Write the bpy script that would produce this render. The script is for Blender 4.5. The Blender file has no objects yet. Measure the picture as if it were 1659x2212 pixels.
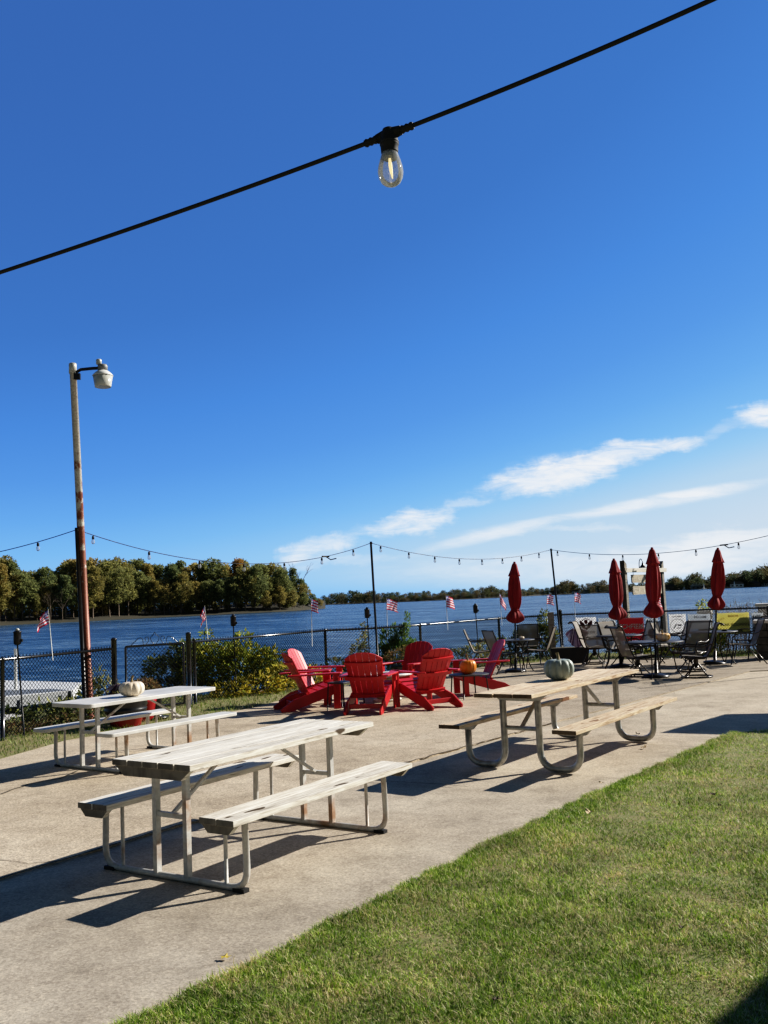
import bpy, math, random
import numpy as np
from mathutils import Vector, Matrix
R = math.radians
PI = math.pi
rnd = random.Random(7)
scene = bpy.context.scene
COL = scene.collection

# ------------------------------------------------------------------ camera
TW, TH, F = 1659.0, 2212.0, 2000.0
PITCH, ROLL, CAMH = 0.0955, 0.0445, 1.68
cp, sp, cr, sr = math.cos(PITCH), math.sin(PITCH), math.cos(ROLL), math.sin(ROLL)
FWD = Vector((0, cp, sp)); _r = Vector((1, 0, 0)); _u = Vector((0, -sp, cp))
RGT = cr*_r - sr*_u; UPV = cr*_u + sr*_r
CAM = Vector((0, 0, CAMH))
def ray(x, y): return FWD + RGT*((x-TW/2)/F) - UPV*((y-TH/2)/F)
def at(x, y, z=0.0):            # survey: where the sight line meets the level z
    d = ray(x, y); return CAM + d*((z-CAMH)/d.z)
def deep(x, y, Y):              # survey: point of the sight line at distance Y
    d = ray(x, y); return CAM + d*(Y/d.y)
def proj(p):
    d = Vector(p)-CAM; z = d.dot(FWD)
    return (TW/2+F*d.dot(RGT)/z, TH/2-F*d.dot(UPV)/z)
cam_d = bpy.data.cameras.new('camera'); cam = bpy.data.objects.new('camera', cam_d); COL.objects.link(cam)
cam_d.sensor_fit = 'VERTICAL'; cam_d.sensor_height = 36; cam_d.sensor_width = 27; cam_d.lens = 36*F/TH
cam_d.clip_start = 0.05; cam_d.clip_end = 20000
m = Matrix.Identity(4)
for i, v in enumerate((RGT, UPV, -FWD)):
    for k in range(3): m[k][i] = v[k]
m.translation = CAM; cam.matrix_world = m
scene.camera = cam
scene.view_settings.view_transform = 'Standard'; scene.view_settings.look = 'None'; scene.view_settings.exposure = 0
# camera response: a mild toe and shoulder, as a phone camera gives
TP, TQ = 1.27, 2.15
def tone(x): return 1-(1-x**TP)**TQ
def untone(y): return (1-(1-min(.9999, y))**(1/TQ))**(1/TP)
scene.view_settings.use_curve_mapping = True
_cv = scene.view_settings.curve_mapping; _c = _cv.curves[3]
for k in range(1, 24):
    x = (k/24)**1.5; q = _c.points.new(x, tone(x))
for q in _c.points: q.handle_type = 'VECTOR'
_cv.update()
scene.cycles.max_bounces = 6; scene.cycles.transparent_max_bounces = 24

# ------------------------------------------------------------------ materials
def nodes(name):
    mt = bpy.data.materials.new(name); mt.use_nodes = True
    nt = mt.node_tree; b = nt.nodes['Principled BSDF']
    return mt, nt, nt.nodes, nt.links, b
def ramp(nt, stops, fac):
    n = nt.nodes.new('ShaderNodeValToRGB'); e = n.color_ramp.elements
    while len(e) > 1: e.remove(e[-1])
    e[0].position = stops[0][0]; e[0].color = (*stops[0][1], 1)
    for p, c in stops[1:]:
        k = e.new(p); k.color = (*c, 1)
    nt.links.new(fac, n.inputs[0]); return n.outputs[0]
def noise(nt, scale, detail=4, rough=.55, stretch=(1, 1, 1), coord='Object', dist=0.0):
    tc = nt.nodes.new('ShaderNodeTexCoord'); mp = nt.nodes.new('ShaderNodeMapping'); mp.inputs['Scale'].default_value = stretch
    nt.links.new(tc.outputs[coord], mp.inputs[0])
    n = nt.nodes.new('ShaderNodeTexNoise'); n.inputs['Scale'].default_value = scale; n.inputs['Detail'].default_value = detail
    n.inputs['Roughness'].default_value = rough; n.inputs['Distortion'].default_value = dist
    nt.links.new(mp.outputs[0], n.inputs['Vector']); return n.outputs['Fac']
def mixc(nt, fac, a, b, mode='MIX'):
    n = nt.nodes.new('ShaderNodeMix'); n.data_type = 'RGBA'; n.blend_type = mode
    for sock, v in ((n.inputs[0], fac), (n.inputs[6], a), (n.inputs[7], b)):
        if hasattr(v, 'node'): nt.links.new(v, sock)
        elif isinstance(v, (int, float)): sock.default_value = v
        else: sock.default_value = (*v, 1)
    return n.outputs[2]
def math_(nt, op, a, b=0.0, c=None, clamp=False):
    n = nt.nodes.new('ShaderNodeMath'); n.operation = op; n.use_clamp = clamp
    for k, v in enumerate((a, b, c)):
        if v is None: continue
        if hasattr(v, 'node'): nt.links.new(v, n.inputs[k])
        else: n.inputs[k].default_value = v
    return n.outputs[0]
def bump(nt, b, h, strength=.3, dist=.01):
    n = nt.nodes.new('ShaderNodeBump'); n.inputs['Strength'].default_value = strength; n.inputs['Distance'].default_value = dist
    nt.links.new(h, n.inputs['Height']); nt.links.new(n.outputs[0], b.inputs['Normal'])
def mat(name, c1, c2=None, scale=8, rough=.6, metal=0, bmp=0, stretch=(1, 1, 1), island=0, spec=.5, lo=.35, hi=.65):
    mt, nt, N, L, b = nodes(name)
    b.inputs['Roughness'].default_value = rough; b.inputs['Metallic'].default_value = metal
    b.inputs['Specular IOR Level'].default_value = spec
    f = noise(nt, scale, 5, .6, stretch)
    c = ramp(nt, [(lo, c1), (hi, c2 or tuple(x*.82 for x in c1))], f)
    if island:
        g = N.new('ShaderNodeNewGeometry')
        v = math_(nt, 'MULTIPLY_ADD', g.outputs['Random Per Island'], 2*island, 1-island)
        hs = N.new('ShaderNodeHueSaturation'); L.new(v, hs.inputs['Value']); L.new(c, hs.inputs['Color']); c = hs.outputs[0]
    L.new(c, b.inputs['Base Color'])
    if bmp: bump(nt, b, f, bmp, .004)
    return mt
def wood(name, cols, knot, rough=.8):
    mt, nt, N, L, b = nodes(name); b.inputs['Roughness'].default_value = rough; b.inputs['Specular IOR Level'].default_value = .2
    g = N.new('ShaderNodeNewGeometry')
    tc = N.new('ShaderNodeTexCoord'); off = N.new('ShaderNodeVectorMath'); off.operation = 'ADD'
    cmb = N.new('ShaderNodeCombineXYZ'); L.new(math_(nt, 'MULTIPLY', g.outputs['Random Per Island'], 37.0), cmb.inputs[0])
    L.new(math_(nt, 'MULTIPLY', g.outputs['Random Per Island'], 11.0), cmb.inputs[2])
    L.new(tc.outputs['Object'], off.inputs[0]); L.new(cmb.outputs[0], off.inputs[1])
    def nz(scale, st, det=6, dist=.6):
        mp = N.new('ShaderNodeMapping'); mp.inputs['Scale'].default_value = st; L.new(off.outputs[0], mp.inputs[0])
        n = N.new('ShaderNodeTexNoise'); n.inputs['Scale'].default_value = scale; n.inputs['Detail'].default_value = det
        n.inputs['Distortion'].default_value = dist; n.inputs['Roughness'].default_value = .6
        L.new(mp.outputs[0], n.inputs['Vector']); return n.outputs['Fac']
    grain = nz(6, (.55, 11, 6)); fine = nz(22, (.30, 10, 8), 4, .3); blot = nz(3.2, (.8, 2.2, 1), 3)
    c = ramp(nt, [(.34, cols[0]), (.46, cols[1]), (.56, cols[2]), (.68, cols[1])], grain)
    c = mixc(nt, .55, c, ramp(nt, [(.3, (.50, .47, .43)), (.6, (1.04, 1.03, 1.0))], fine), 'MULTIPLY')
    c = mixc(nt, ramp(nt, [(.58, (0, 0, 0)), (.72, (1, 1, 1))], blot), c, cols[3])
    kn = nz(3.6, (1.0, 3.0, 1), 1, .5)
    c = mixc(nt, ramp(nt, [(.70, (0, 0, 0)), (.73, (1, 1, 1))], kn), c, knot)
    sx_ = N.new('ShaderNodeSeparateXYZ'); L.new(tc.outputs['Normal'], sx_.inputs[0])
    c = mixc(nt, math_(nt, 'GREATER_THAN', math_(nt, 'ABSOLUTE', sx_.outputs[0]), .8), c, mixc(nt, ramp(nt, [(.4, (0, 0, 0)), (.6, (1, 1, 1))], blot), tuple(k*.30 for k in cols[0]), tuple(k*.55 for k in cols[0])))  # end faces coloured darker, painting in the shade they stand in
    hs = N.new('ShaderNodeHueSaturation'); L.new(math_(nt, 'MULTIPLY_ADD', g.outputs['Random Per Island'], .3, .84), hs.inputs['Value']); L.new(c, hs.inputs['Color'])
    L.new(hs.outputs[0], b.inputs['Base Color']); bump(nt, b, fine, .5, .003)
    return mt
def foliage(name, cols, trans=.25, rand_obj=False, rough=.6, spread=.5):
    mt, nt, N, L, b = nodes(name); b.inputs['Roughness'].default_value = rough; b.inputs['Specular IOR Level'].default_value = .25
    g = N.new('ShaderNodeNewGeometry'); oi = N.new('ShaderNodeObjectInfo')
    st = [(i/(max(1, len(cols)-1)), c) for i, c in enumerate(cols)]
    f = g.outputs['Random Per Island']
    if rand_obj:
        f = math_(nt, 'MULTIPLY_ADD', math_(nt, 'SUBTRACT', f, .5), .35, oi.outputs['Random'], True)
    c = ramp(nt, st, f)
    hs = N.new('ShaderNodeHueSaturation')
    wn = N.new('ShaderNodeTexWhiteNoise'); wn.noise_dimensions = '1D'; L.new(math_(nt, 'MULTIPLY', g.outputs['Random Per Island'], 917.3), wn.inputs['W'])
    L.new(math_(nt, 'MULTIPLY_ADD', wn.outputs['Value'], 2*spread, 1-spread), hs.inputs['Value']); L.new(c, hs.inputs['Color'])
    L.new(hs.outputs[0], b.inputs['Base Color'])
    tr = N.new('ShaderNodeBsdfTranslucent'); L.new(hs.outputs[0], tr.inputs[0])
    mx = N.new('ShaderNodeMixShader'); mx.inputs[0].default_value = trans
    L.new(b.outputs[0], mx.inputs[1]); L.new(tr.outputs[0], mx.inputs[2]); L.new(mx.outputs[0], N['Material Output'].inputs[0])
    return mt

M = {}
M['old_wood'] = wood('weathered_wood', [(.42, .38, .32), (.74, .69, .61), (.88, .85, .78), (.62, .57, .50)], (.10, .07, .045))
M['new_wood'] = wood('tan_wood', [(.38, .26, .17), (.66, .51, .36), (.80, .68, .52), (.52, .37, .25)], (.20, .10, .05))
M['dark_end'] = wood('dark_end_wood', [(.03, .025, .02), (.06, .05, .04), (.10, .085, .065), (.04, .03, .025)], (.03, .02, .02))
M['white_top'] = mat('white_plastic', (.70, .69, .65), (.52, .51, .48), 3.5, .5)
M['galv'] = mat('galvanised_tube', (.50, .50, .48), (.30, .30, .29), 14, .42, .75, .1)
def rusty_paint(nm='rusty_grey_paint', th=.55):
    mt, nt, N, L, b = nodes(nm); b.inputs['Roughness'].default_value = .55; b.inputs['Metallic'].default_value = .2
    f = noise(nt, 2.3, 5, .6); f2 = noise(nt, 30, 4, .6)
    c = mixc(nt, ramp(nt, [(th, (0, 0, 0)), (th+.12, (1, 1, 1))], f), ramp(nt, [(.3, (.46, .455, .43)), (.7, (.62, .61, .58))], f2), ramp(nt, [(.3, (.30, .17, .10)), (.7, (.42, .28, .19))], f2))
    L.new(c, b.inputs['Base Color']); return mt
M['frame_paint'] = rusty_paint(); M['rust_paint'] = rusty_paint('rust_worn_paint', .50)
M['black_metal'] = mat('black_metal', (.018, .018, .02), (.03, .03, .032), 20, .35, .3)
M['dark_frame'] = mat('dark_bronze_frame', (.022, .017, .014), (.035, .028, .022), 12, .3, .4)
M['red_chair'] = mat('red_recycled_plastic', (.58, .022, .028), (.50, .016, .02), 6, .42, 0, .06, island=.08)
M['red_cloth'] = mat('red_umbrella_canvas', (.30, .011, .018), (.22, .008, .013), 5, .8)
def sling():
    mt, nt, N, L, b = nodes('taupe_sling_mesh'); b.inputs['Roughness'].default_value = .75
    f = noise(nt, 160, 2, .5); L.new(ramp(nt, [(.3, (.20, .175, .14)), (.7, (.33, .29, .24))], f), b.inputs['Base Color'])
    tr = N.new('ShaderNodeBsdfTransparent'); mx = N.new('ShaderNodeMixShader'); mx.inputs[0].default_value = .22
    L.new(b.outputs[0], mx.inputs[1]); L.new(tr.outputs[0], mx.inputs[2]); L.new(mx.outputs[0], N['Material Output'].inputs[0]); return mt
M['sling'] = sling()
M['fence_black'] = mat('black_vinyl', (.020, .021, .026), (.035, .036, .042), 25, .2, .1, spec=.9)
M['wire'] = mat('black_wire', (.012, .012, .014), None, 20, .4, .3)
M['white'] = mat('white_paint', (.80, .80, .78), (.68, .68, .66), 6, .5)
M['grey'] = mat('grey_paint', (.24, .25, .25), (.17, .18, .18), 6, .5)
def pole_mat():
    mt, nt, N, L, b = nodes('rusting_lamp_pole'); b.inputs['Roughness'].default_value = .5; b.inputs['Metallic'].default_value = .15
    tc = N.new('ShaderNodeTexCoord'); s = N.new('ShaderNodeSeparateXYZ'); L.new(tc.outputs['Object'], s.inputs[0])
    f = noise(nt, 9, 6, .7, (1, 1, .6)); f2 = noise(nt, 40, 3, .6)
    h = math_(nt, 'MULTIPLY_ADD', s.outputs[2], .30, -1.0)
    t = math_(nt, 'SUBTRACT', math_(nt, 'MULTIPLY_ADD', f, 2.4, -.7), h)
    rust = ramp(nt, [(.3, (.15, .045, .025)), (.7, (.30, .10, .055))], f2)
    grey = ramp(nt, [(.28, (.30, .20, .14)), (.42, (.50, .47, .41)), (.7, (.70, .68, .62))], f2)
    L.new(mixc(nt, ramp(nt, [(.38, (0, 0, 0)), (.56, (1, 1, 1))], t), grey, rust), b.inputs['Base Color']); return mt
M['pole'] = pole_mat()
M['lens'] = mat('frosted_lamp_lens', (.62, .62, .57), (.50, .50, .45), 10, .25)
M['cream_pumpkin'] = mat('cream_pumpkin_skin', (.80, .66, .50), (.84, .73, .58), 4, .5)
M['orange_pumpkin'] = mat('orange_pumpkin_skin', (.72, .22, .015), (.80, .30, .03), 5, .42)
M['blue_pumpkin'] = mat('blue_green_pumpkin_skin', (.26, .31, .28), (.38, .42, .38), 4, .5)
M['stripe_pumpkin'] = mat('mottled_pumpkin_skin', (.78, .40, .05), (.75, .58, .42), 6, .5, lo=.45, hi=.55)
M['stem'] = mat('dry_stem', (.30, .24, .13), (.20, .15, .08), 20, .8)
M['pot_red'] = mat('red_glazed_pot', (.42, .02, .03), (.30, .015, .02), 6, .25)
M['pot_black'] = mat('black_plastic_pot', (.02, .02, .02), None, 8, .3)
M['rubber'] = mat('black_rubber', (.015, .015, .015), None, 8, .7)
M['stone'] = mat('dark_field_stone', (.10, .095, .085), (.05, .05, .045), 9, .85, 0, .6)
M['glass_top'] = mat('smoked_table_top', (.035, .036, .038), (.05, .05, .052), 5, .5)
M['grey_wood'] = wood('grey_post_wood', [(.22, .20, .17), (.34, .31, .27), (.42, .39, .34), (.28, .26, .22)], (.10, .08, .06))
M['pale_wood'] = wood('pale_beam_wood', [(.68, .63, .52), (.80, .76, .66), (.86, .83, .75), (.74, .70, .60)], (.3, .25, .2))
M['sign_wood'] = wood('carved_sign_wood', [(.34, .30, .23), (.48, .43, .34), (.58, .53, .43), (.42, .37, .29)], (.1, .08, .06))
M['brown'] = mat('brown_bark', (.20, .155, .115), (.12, .09, .07), 5, .9)
M['pale_bark'] = mat('pale_bark', (.42, .38, .33), (.25, .22, .19), 4, .9)
M['ink'] = mat('dark_ink', (.02, .02, .022), None, 3, .6)
M['maroon'] = mat('maroon_ink', (.20, .025, .03), None, 3, .6)
M['flag_red'] = mat('flag_red', (.42, .03, .05), None, 3, .8)
M['flag_white'] = mat('flag_white', (.78, .74, .76), None, 3, .8)
M['flag_blue'] = mat('flag_blue', (.14, .14, .30), None, 3, .8)
def cloth(name, c, tl=.55):
    mt, nt, N, L, b = nodes(name); b.inputs['Base Color'].default_value = (*c, 1); b.inputs['Roughness'].default_value = .8
    tr = N.new('ShaderNodeBsdfTranslucent'); tr.inputs[0].default_value = (*c, 1); mx = N.new('ShaderNodeMixShader'); mx.inputs[0].default_value = tl
    L.new(b.outputs[0], mx.inputs[1]); L.new(tr.outputs[0], mx.inputs[2]); L.new(mx.outputs[0], N['Material Output'].inputs[0]); return mt
M['flag_red'] = cloth('flag_red', (.62, .05, .08)); M['flag_white'] = cloth('flag_white', (.88, .85, .86)); M['flag_blue'] = cloth('flag_blue', (.22, .22, .42))
M['banner_white'] = cloth('white_banner_vinyl', (.80, .80, .80)); M['banner_red'] = cloth('red_banner_vinyl', (.50, .03, .04), .16); M['banner_grey'] = cloth('grey_banner_vinyl', (.40, .44, .48)); M['yellow'] = cloth('yellow_banner_vinyl', (.62, .56, .15))
M['letter_white'] = mat('white_lettering', (.9, .9, .9), None, 3, .5); M['swag_dark'] = cloth('swag_purple', (.13, .07, .12)); M['swag_pale'] = cloth('swag_pale', (.42, .36, .42))
M['orange'] = mat('orange_ink', (.75, .30, .03), None, 3, .6)
M['dry_leaf'] = mat('dry_leaf', (.45, .33, .18), (.62, .52, .36), 20, .8)
M['dark_leaf'] = mat('dark_leaf', (.05, .035, .02), (.09, .06, .03), 20, .8)
M['yellow_leaf'] = mat('yellow_leaf', (.62, .48, .06), (.45, .33, .08), 20, .7)
M['wicker'] = mat('wicker', (.34, .24, .12), (.50, .38, .2), 60, .8, 0, .5)
M['tree_green'] = foliage('tree_foliage', [(.20, .24, .11), (.25, .275, .115), (.31, .31, .12), (.38, .34, .13), (.44, .35, .135)], .5, True)
M['tree_gold'] = foliage('golden_foliage', [(.38, .32, .11), (.32, .30, .11), (.42, .32, .11)], .4, True)
M['tree_orange'] = foliage('orange_foliage', [(.46, .29, .10), (.40, .28, .10)], .4, True)
M['far_green'] = foliage('far_foliage', [(.12, .16, .085), (.15, .18, .085), (.22, .20, .085), (.27, .20, .10), (.17, .19, .11)], .3, True)
M['leaf_lime'] = foliage('yellow_green_leaves', [(.26, .32, .06), (.38, .42, .08), (.62, .54, .10), (.17, .24, .05), (.30, .34, .07)], .4)
M['leaf_dark'] = foliage('dark_leaves', [(0.058, 0.083, 0.040), (0.100, 0.134, 0.049), (0.389, 0.389, 0.100), (0.066, 0.100, 0.049)], .3)
M['leaf_yellow'] = foliage('yellow_leaves', [(0.729, 0.593, 0.083), (0.525, 0.474, 0.083), (0.219, 0.253, 0.066), (0.750, 0.525, 0.100)], .35)
M['leaf_fine'] = foliage('fine_green_leaves', [(.30, .36, .12), (0.117, 0.219, 0.066), (0.168, 0.270, 0.083), (0.253, 0.355, 0.100)], .35)
M['leaf_pale'] = foliage('pale_mixed_leaves', [(0.355, 0.372, 0.134), (0.185, 0.219, 0.083), (0.610, 0.559, 0.287), (0.287, 0.219, 0.117)], .3)
M['leaf_rust'] = foliage('rust_leaves', [(0.219, 0.168, 0.066), (0.151, 0.168, 0.066), (0.355, 0.202, 0.100), (0.117, 0.100, 0.066)], .3)
def grass_mat(dull=1.0):
    mt, nt, N, L, b = nodes('grass_blades'); b.inputs['Roughness'].default_value = .5; b.inputs['Specular IOR Level'].default_value = .3
    g = N.new('ShaderNodeNewGeometry')
    patch = noise(nt, .9, 5, .65); p2 = noise(nt, 4.5, 4, .6)
    pm = math_(nt, 'MULTIPLY_ADD', p2, .5, math_(nt, 'MULTIPLY', patch, .8))
    gr = ramp(nt, [(0, (.09, .17, .018)), (.45, (.215, .36, .036)), (.8, (.40, .55, .07)), (1, (.74, .82, .28))], g.outputs['Random Per Island'])
    wn = N.new('ShaderNodeTexWhiteNoise'); wn.noise_dimensions = '1D'; L.new(math_(nt, 'MULTIPLY', g.outputs['Random Per Island'], 713.1), wn.inputs['W'])
    straw = ramp(nt, [(0, (.42, .31, .13)), (.6, (.60, .48, .24)), (1, (.78, .70, .45))], wn.outputs['Value'])
    th = math_(nt, 'GREATER_THAN', math_(nt, 'ADD', math_(nt, 'MULTIPLY', pm, 1.25), math_(nt, 'MULTIPLY_ADD', wn.outputs['Value'], .7, -.35)), .965)
    c = mixc(nt, th, gr, straw)
    tuft = noise(nt, 2.2, 4, .6); c = mixc(nt, 1.0, c, ramp(nt, [(.36, (.62*dull, .66*dull, .60*dull)), (.55, (dull, dull, dull)), (.68, (1.2*dull, 1.16*dull, 1.05*dull))], tuft), 'MULTIPLY')
    L.new(c, b.inputs['Base Color'])
    tr = N.new('ShaderNodeBsdfTranslucent'); L.new(c, tr.inputs[0]); mx = N.new('ShaderNodeMixShader'); mx.inputs[0].default_value = .4
    L.new(b.outputs[0], mx.inputs[1]); L.new(tr.outputs[0], mx.inputs[2]); L.new(mx.outputs[0], N['Material Output'].inputs[0]); return mt
M['grass'] = grass_mat(); M['grass_shade_tint'] = grass_mat(.62)  # strip grass is a copy darkened in colour to stand for shade
M['soil'] = mat('lawn_soil', (.18, .20, .07), (.27, .22, .11), 7, .95)
def concrete(name, base, dark, light, speck, scale_big, grad=None):
    mt, nt, N, L, b = nodes(name); b.inputs['Roughness'].default_value = .85; b.inputs['Specular IOR Level'].default_value = .25
    big = noise(nt, scale_big, 6, .62); mid = noise(nt, 3.1, 6, .7, (1, 1, 1), 'Object', .4); fine = noise(nt, 60, 4, .7); grit = noise(nt, 210, 2, .6)
    c = ramp(nt, [(.32, dark), (.5, base), (.68, light)], big)
    c = mixc(nt, .75, c, ramp(nt, [(.28, (.62, .60, .58)), (.5, (.98, .97, .96)), (.7, (1.12, 1.11, 1.09))], mid), 'MULTIPLY')
    tc = N.new('ShaderNodeTexCoord')
    for sc, am in ((70, .55), (140, .5)):       # pebbles
        v = N.new('ShaderNodeTexVoronoi'); v.inputs['Scale'].default_value = sc; L.new(tc.outputs['Object'], v.inputs['Vector'])
        sv = N.new('ShaderNodeSeparateColor'); L.new(v.outputs['Color'], sv.inputs[0])
        c = mixc(nt, am*speck, c, ramp(nt, [(0, (.45, .43, .41)), (.35, (.88, .87, .86)), (.75, (1.1, 1.1, 1.1)), (1, (1.5, 1.48, 1.42))], sv.outputs[0]), 'MULTIPLY')
    c = mixc(nt, speck*.5, c, ramp(nt, [(.34, (.5, .48, .46)), (.5, (1, 1, 1)), (.66, (1.3, 1.29, 1.27))], fine), 'MULTIPLY')
    stain = noise(nt, 1.3, 4, .6, (1, 1, 1), 'Object', 1.2)
    c = mixc(nt, ramp(nt, [(.56, (0, 0, 0)), (.78, (.42, .42, .42))], stain), c, tuple(x*.55 for x in dark))
    if grad:      # older, dirtier paving away from the water side
        sx_ = N.new('ShaderNodeSeparateXYZ'); L.new(tc.outputs['Object'], sx_.inputs[0])
        gv = math_(nt, 'ADD', math_(nt, 'MULTIPLY_ADD', sx_.outputs[0], grad[0], grad[2]), math_(nt, 'MULTIPLY_ADD', sx_.outputs[1], grad[1], math_(nt, 'MULTIPLY_ADD', big, .5, -.25)), None, True)
        c = mixc(nt, 1.0, c, ramp(nt, [(0, grad[3]), (1, grad[4])], gv), 'MULTIPLY')
    L.new(c, b.inputs['Base Color']); bump(nt, b, grit, .35, .003); return mt
M['aggregate'] = concrete('exposed_aggregate', (.53, .45, .345), (.43, .36, .27), (.61, .53, .42), .9, .55, (.16, .06, -.75, (1, 1, 1), (.72, .73, .75)))
M['walk'] = concrete('smooth_concrete', (.47, .41, .325), (.37, .32, .25), (.55, .49, .395), .65, .6, (.05, .12, -.55, (.93, .94, .97), (1.10, 1.09, 1.07)))
M['crack_and_lip_shade'] = mat('crack_dirt_and_lip_shade', (.05, .042, .032), (.09, .075, .05), 30, .95)
M['shore_soil'] = mat('shore_soil', (.05, .045, .028), (.035, .032, .02), .2, .95)
M['bank'] = mat('bank_soil', (.06, .055, .03), (.09, .075, .045), 3, .95, 0, .4)
M['seawall'] = mat('white_concrete', (.66, .64, .60), (.50, .48, .45), 3, .8)
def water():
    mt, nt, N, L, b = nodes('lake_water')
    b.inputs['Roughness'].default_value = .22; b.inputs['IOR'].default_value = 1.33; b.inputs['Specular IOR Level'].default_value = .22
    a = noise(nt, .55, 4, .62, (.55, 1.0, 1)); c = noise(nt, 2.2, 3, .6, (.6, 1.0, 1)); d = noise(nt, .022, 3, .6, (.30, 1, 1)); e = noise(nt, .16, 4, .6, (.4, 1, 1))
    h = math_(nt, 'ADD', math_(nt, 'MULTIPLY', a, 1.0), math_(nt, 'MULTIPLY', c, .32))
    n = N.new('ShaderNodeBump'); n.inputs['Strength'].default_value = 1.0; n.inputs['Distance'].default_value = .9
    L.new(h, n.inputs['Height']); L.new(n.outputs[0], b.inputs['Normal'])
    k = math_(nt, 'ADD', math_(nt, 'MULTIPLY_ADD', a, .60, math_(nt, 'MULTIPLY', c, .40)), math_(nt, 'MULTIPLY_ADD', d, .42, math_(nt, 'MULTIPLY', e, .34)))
    L.new(ramp(nt, [(.76, (.004, .018, .048)), (.845, (.014, .050, .112)), (.91, (.04, .095, .17)), (.985, (.16, .24, .33))], k), b.inputs['Base Color'])  # light and dark wave streaks painted into the colour in place of reflections
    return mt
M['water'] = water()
def clear_glass():
    mt, nt, N, L, b = nodes('clear_bulb_glass')
    g = N.new('ShaderNodeBsdfGlossy'); g.inputs['Roughness'].default_value = .03
    t = N.new('ShaderNodeBsdfTransparent'); t.inputs[0].default_value = (.93, .95, .97, 1)
    fr = N.new('ShaderNodeFresnel'); fr.inputs[0].default_value = 1.5
    mx = N.new('ShaderNodeMixShader'); L.new(math_(nt, 'MULTIPLY_ADD', fr.outputs[0], .9, .05, True), mx.inputs[0])
    L.new(t.outputs[0], mx.inputs[1]); L.new(g.outputs[0], mx.inputs[2])
    df = N.new('ShaderNodeBsdfDiffuse'); df.inputs[0].default_value = (.95, .97, 1, 1)  # white diffuse share painted in for the bright reflections on the glass
    m2 = N.new('ShaderNodeMixShader'); m2.inputs[0].default_value = .2
    L.new(mx.outputs[0], m2.inputs[1]); L.new(df.outputs[0], m2.inputs[2]); L.new(m2.outputs[0], N['Material Output'].inputs[0]); return mt
M['bulb'] = clear_glass()
mt, nt, N_, L_, b_ = nodes('warm_filament'); b_.inputs['Base Color'].default_value = (.9, .75, .4, 1); b_.inputs['Emission Color'].default_value = (1, .75, .36, 1); b_.inputs['Emission Strength'].default_value = .9
M['filament'] = mt

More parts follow.
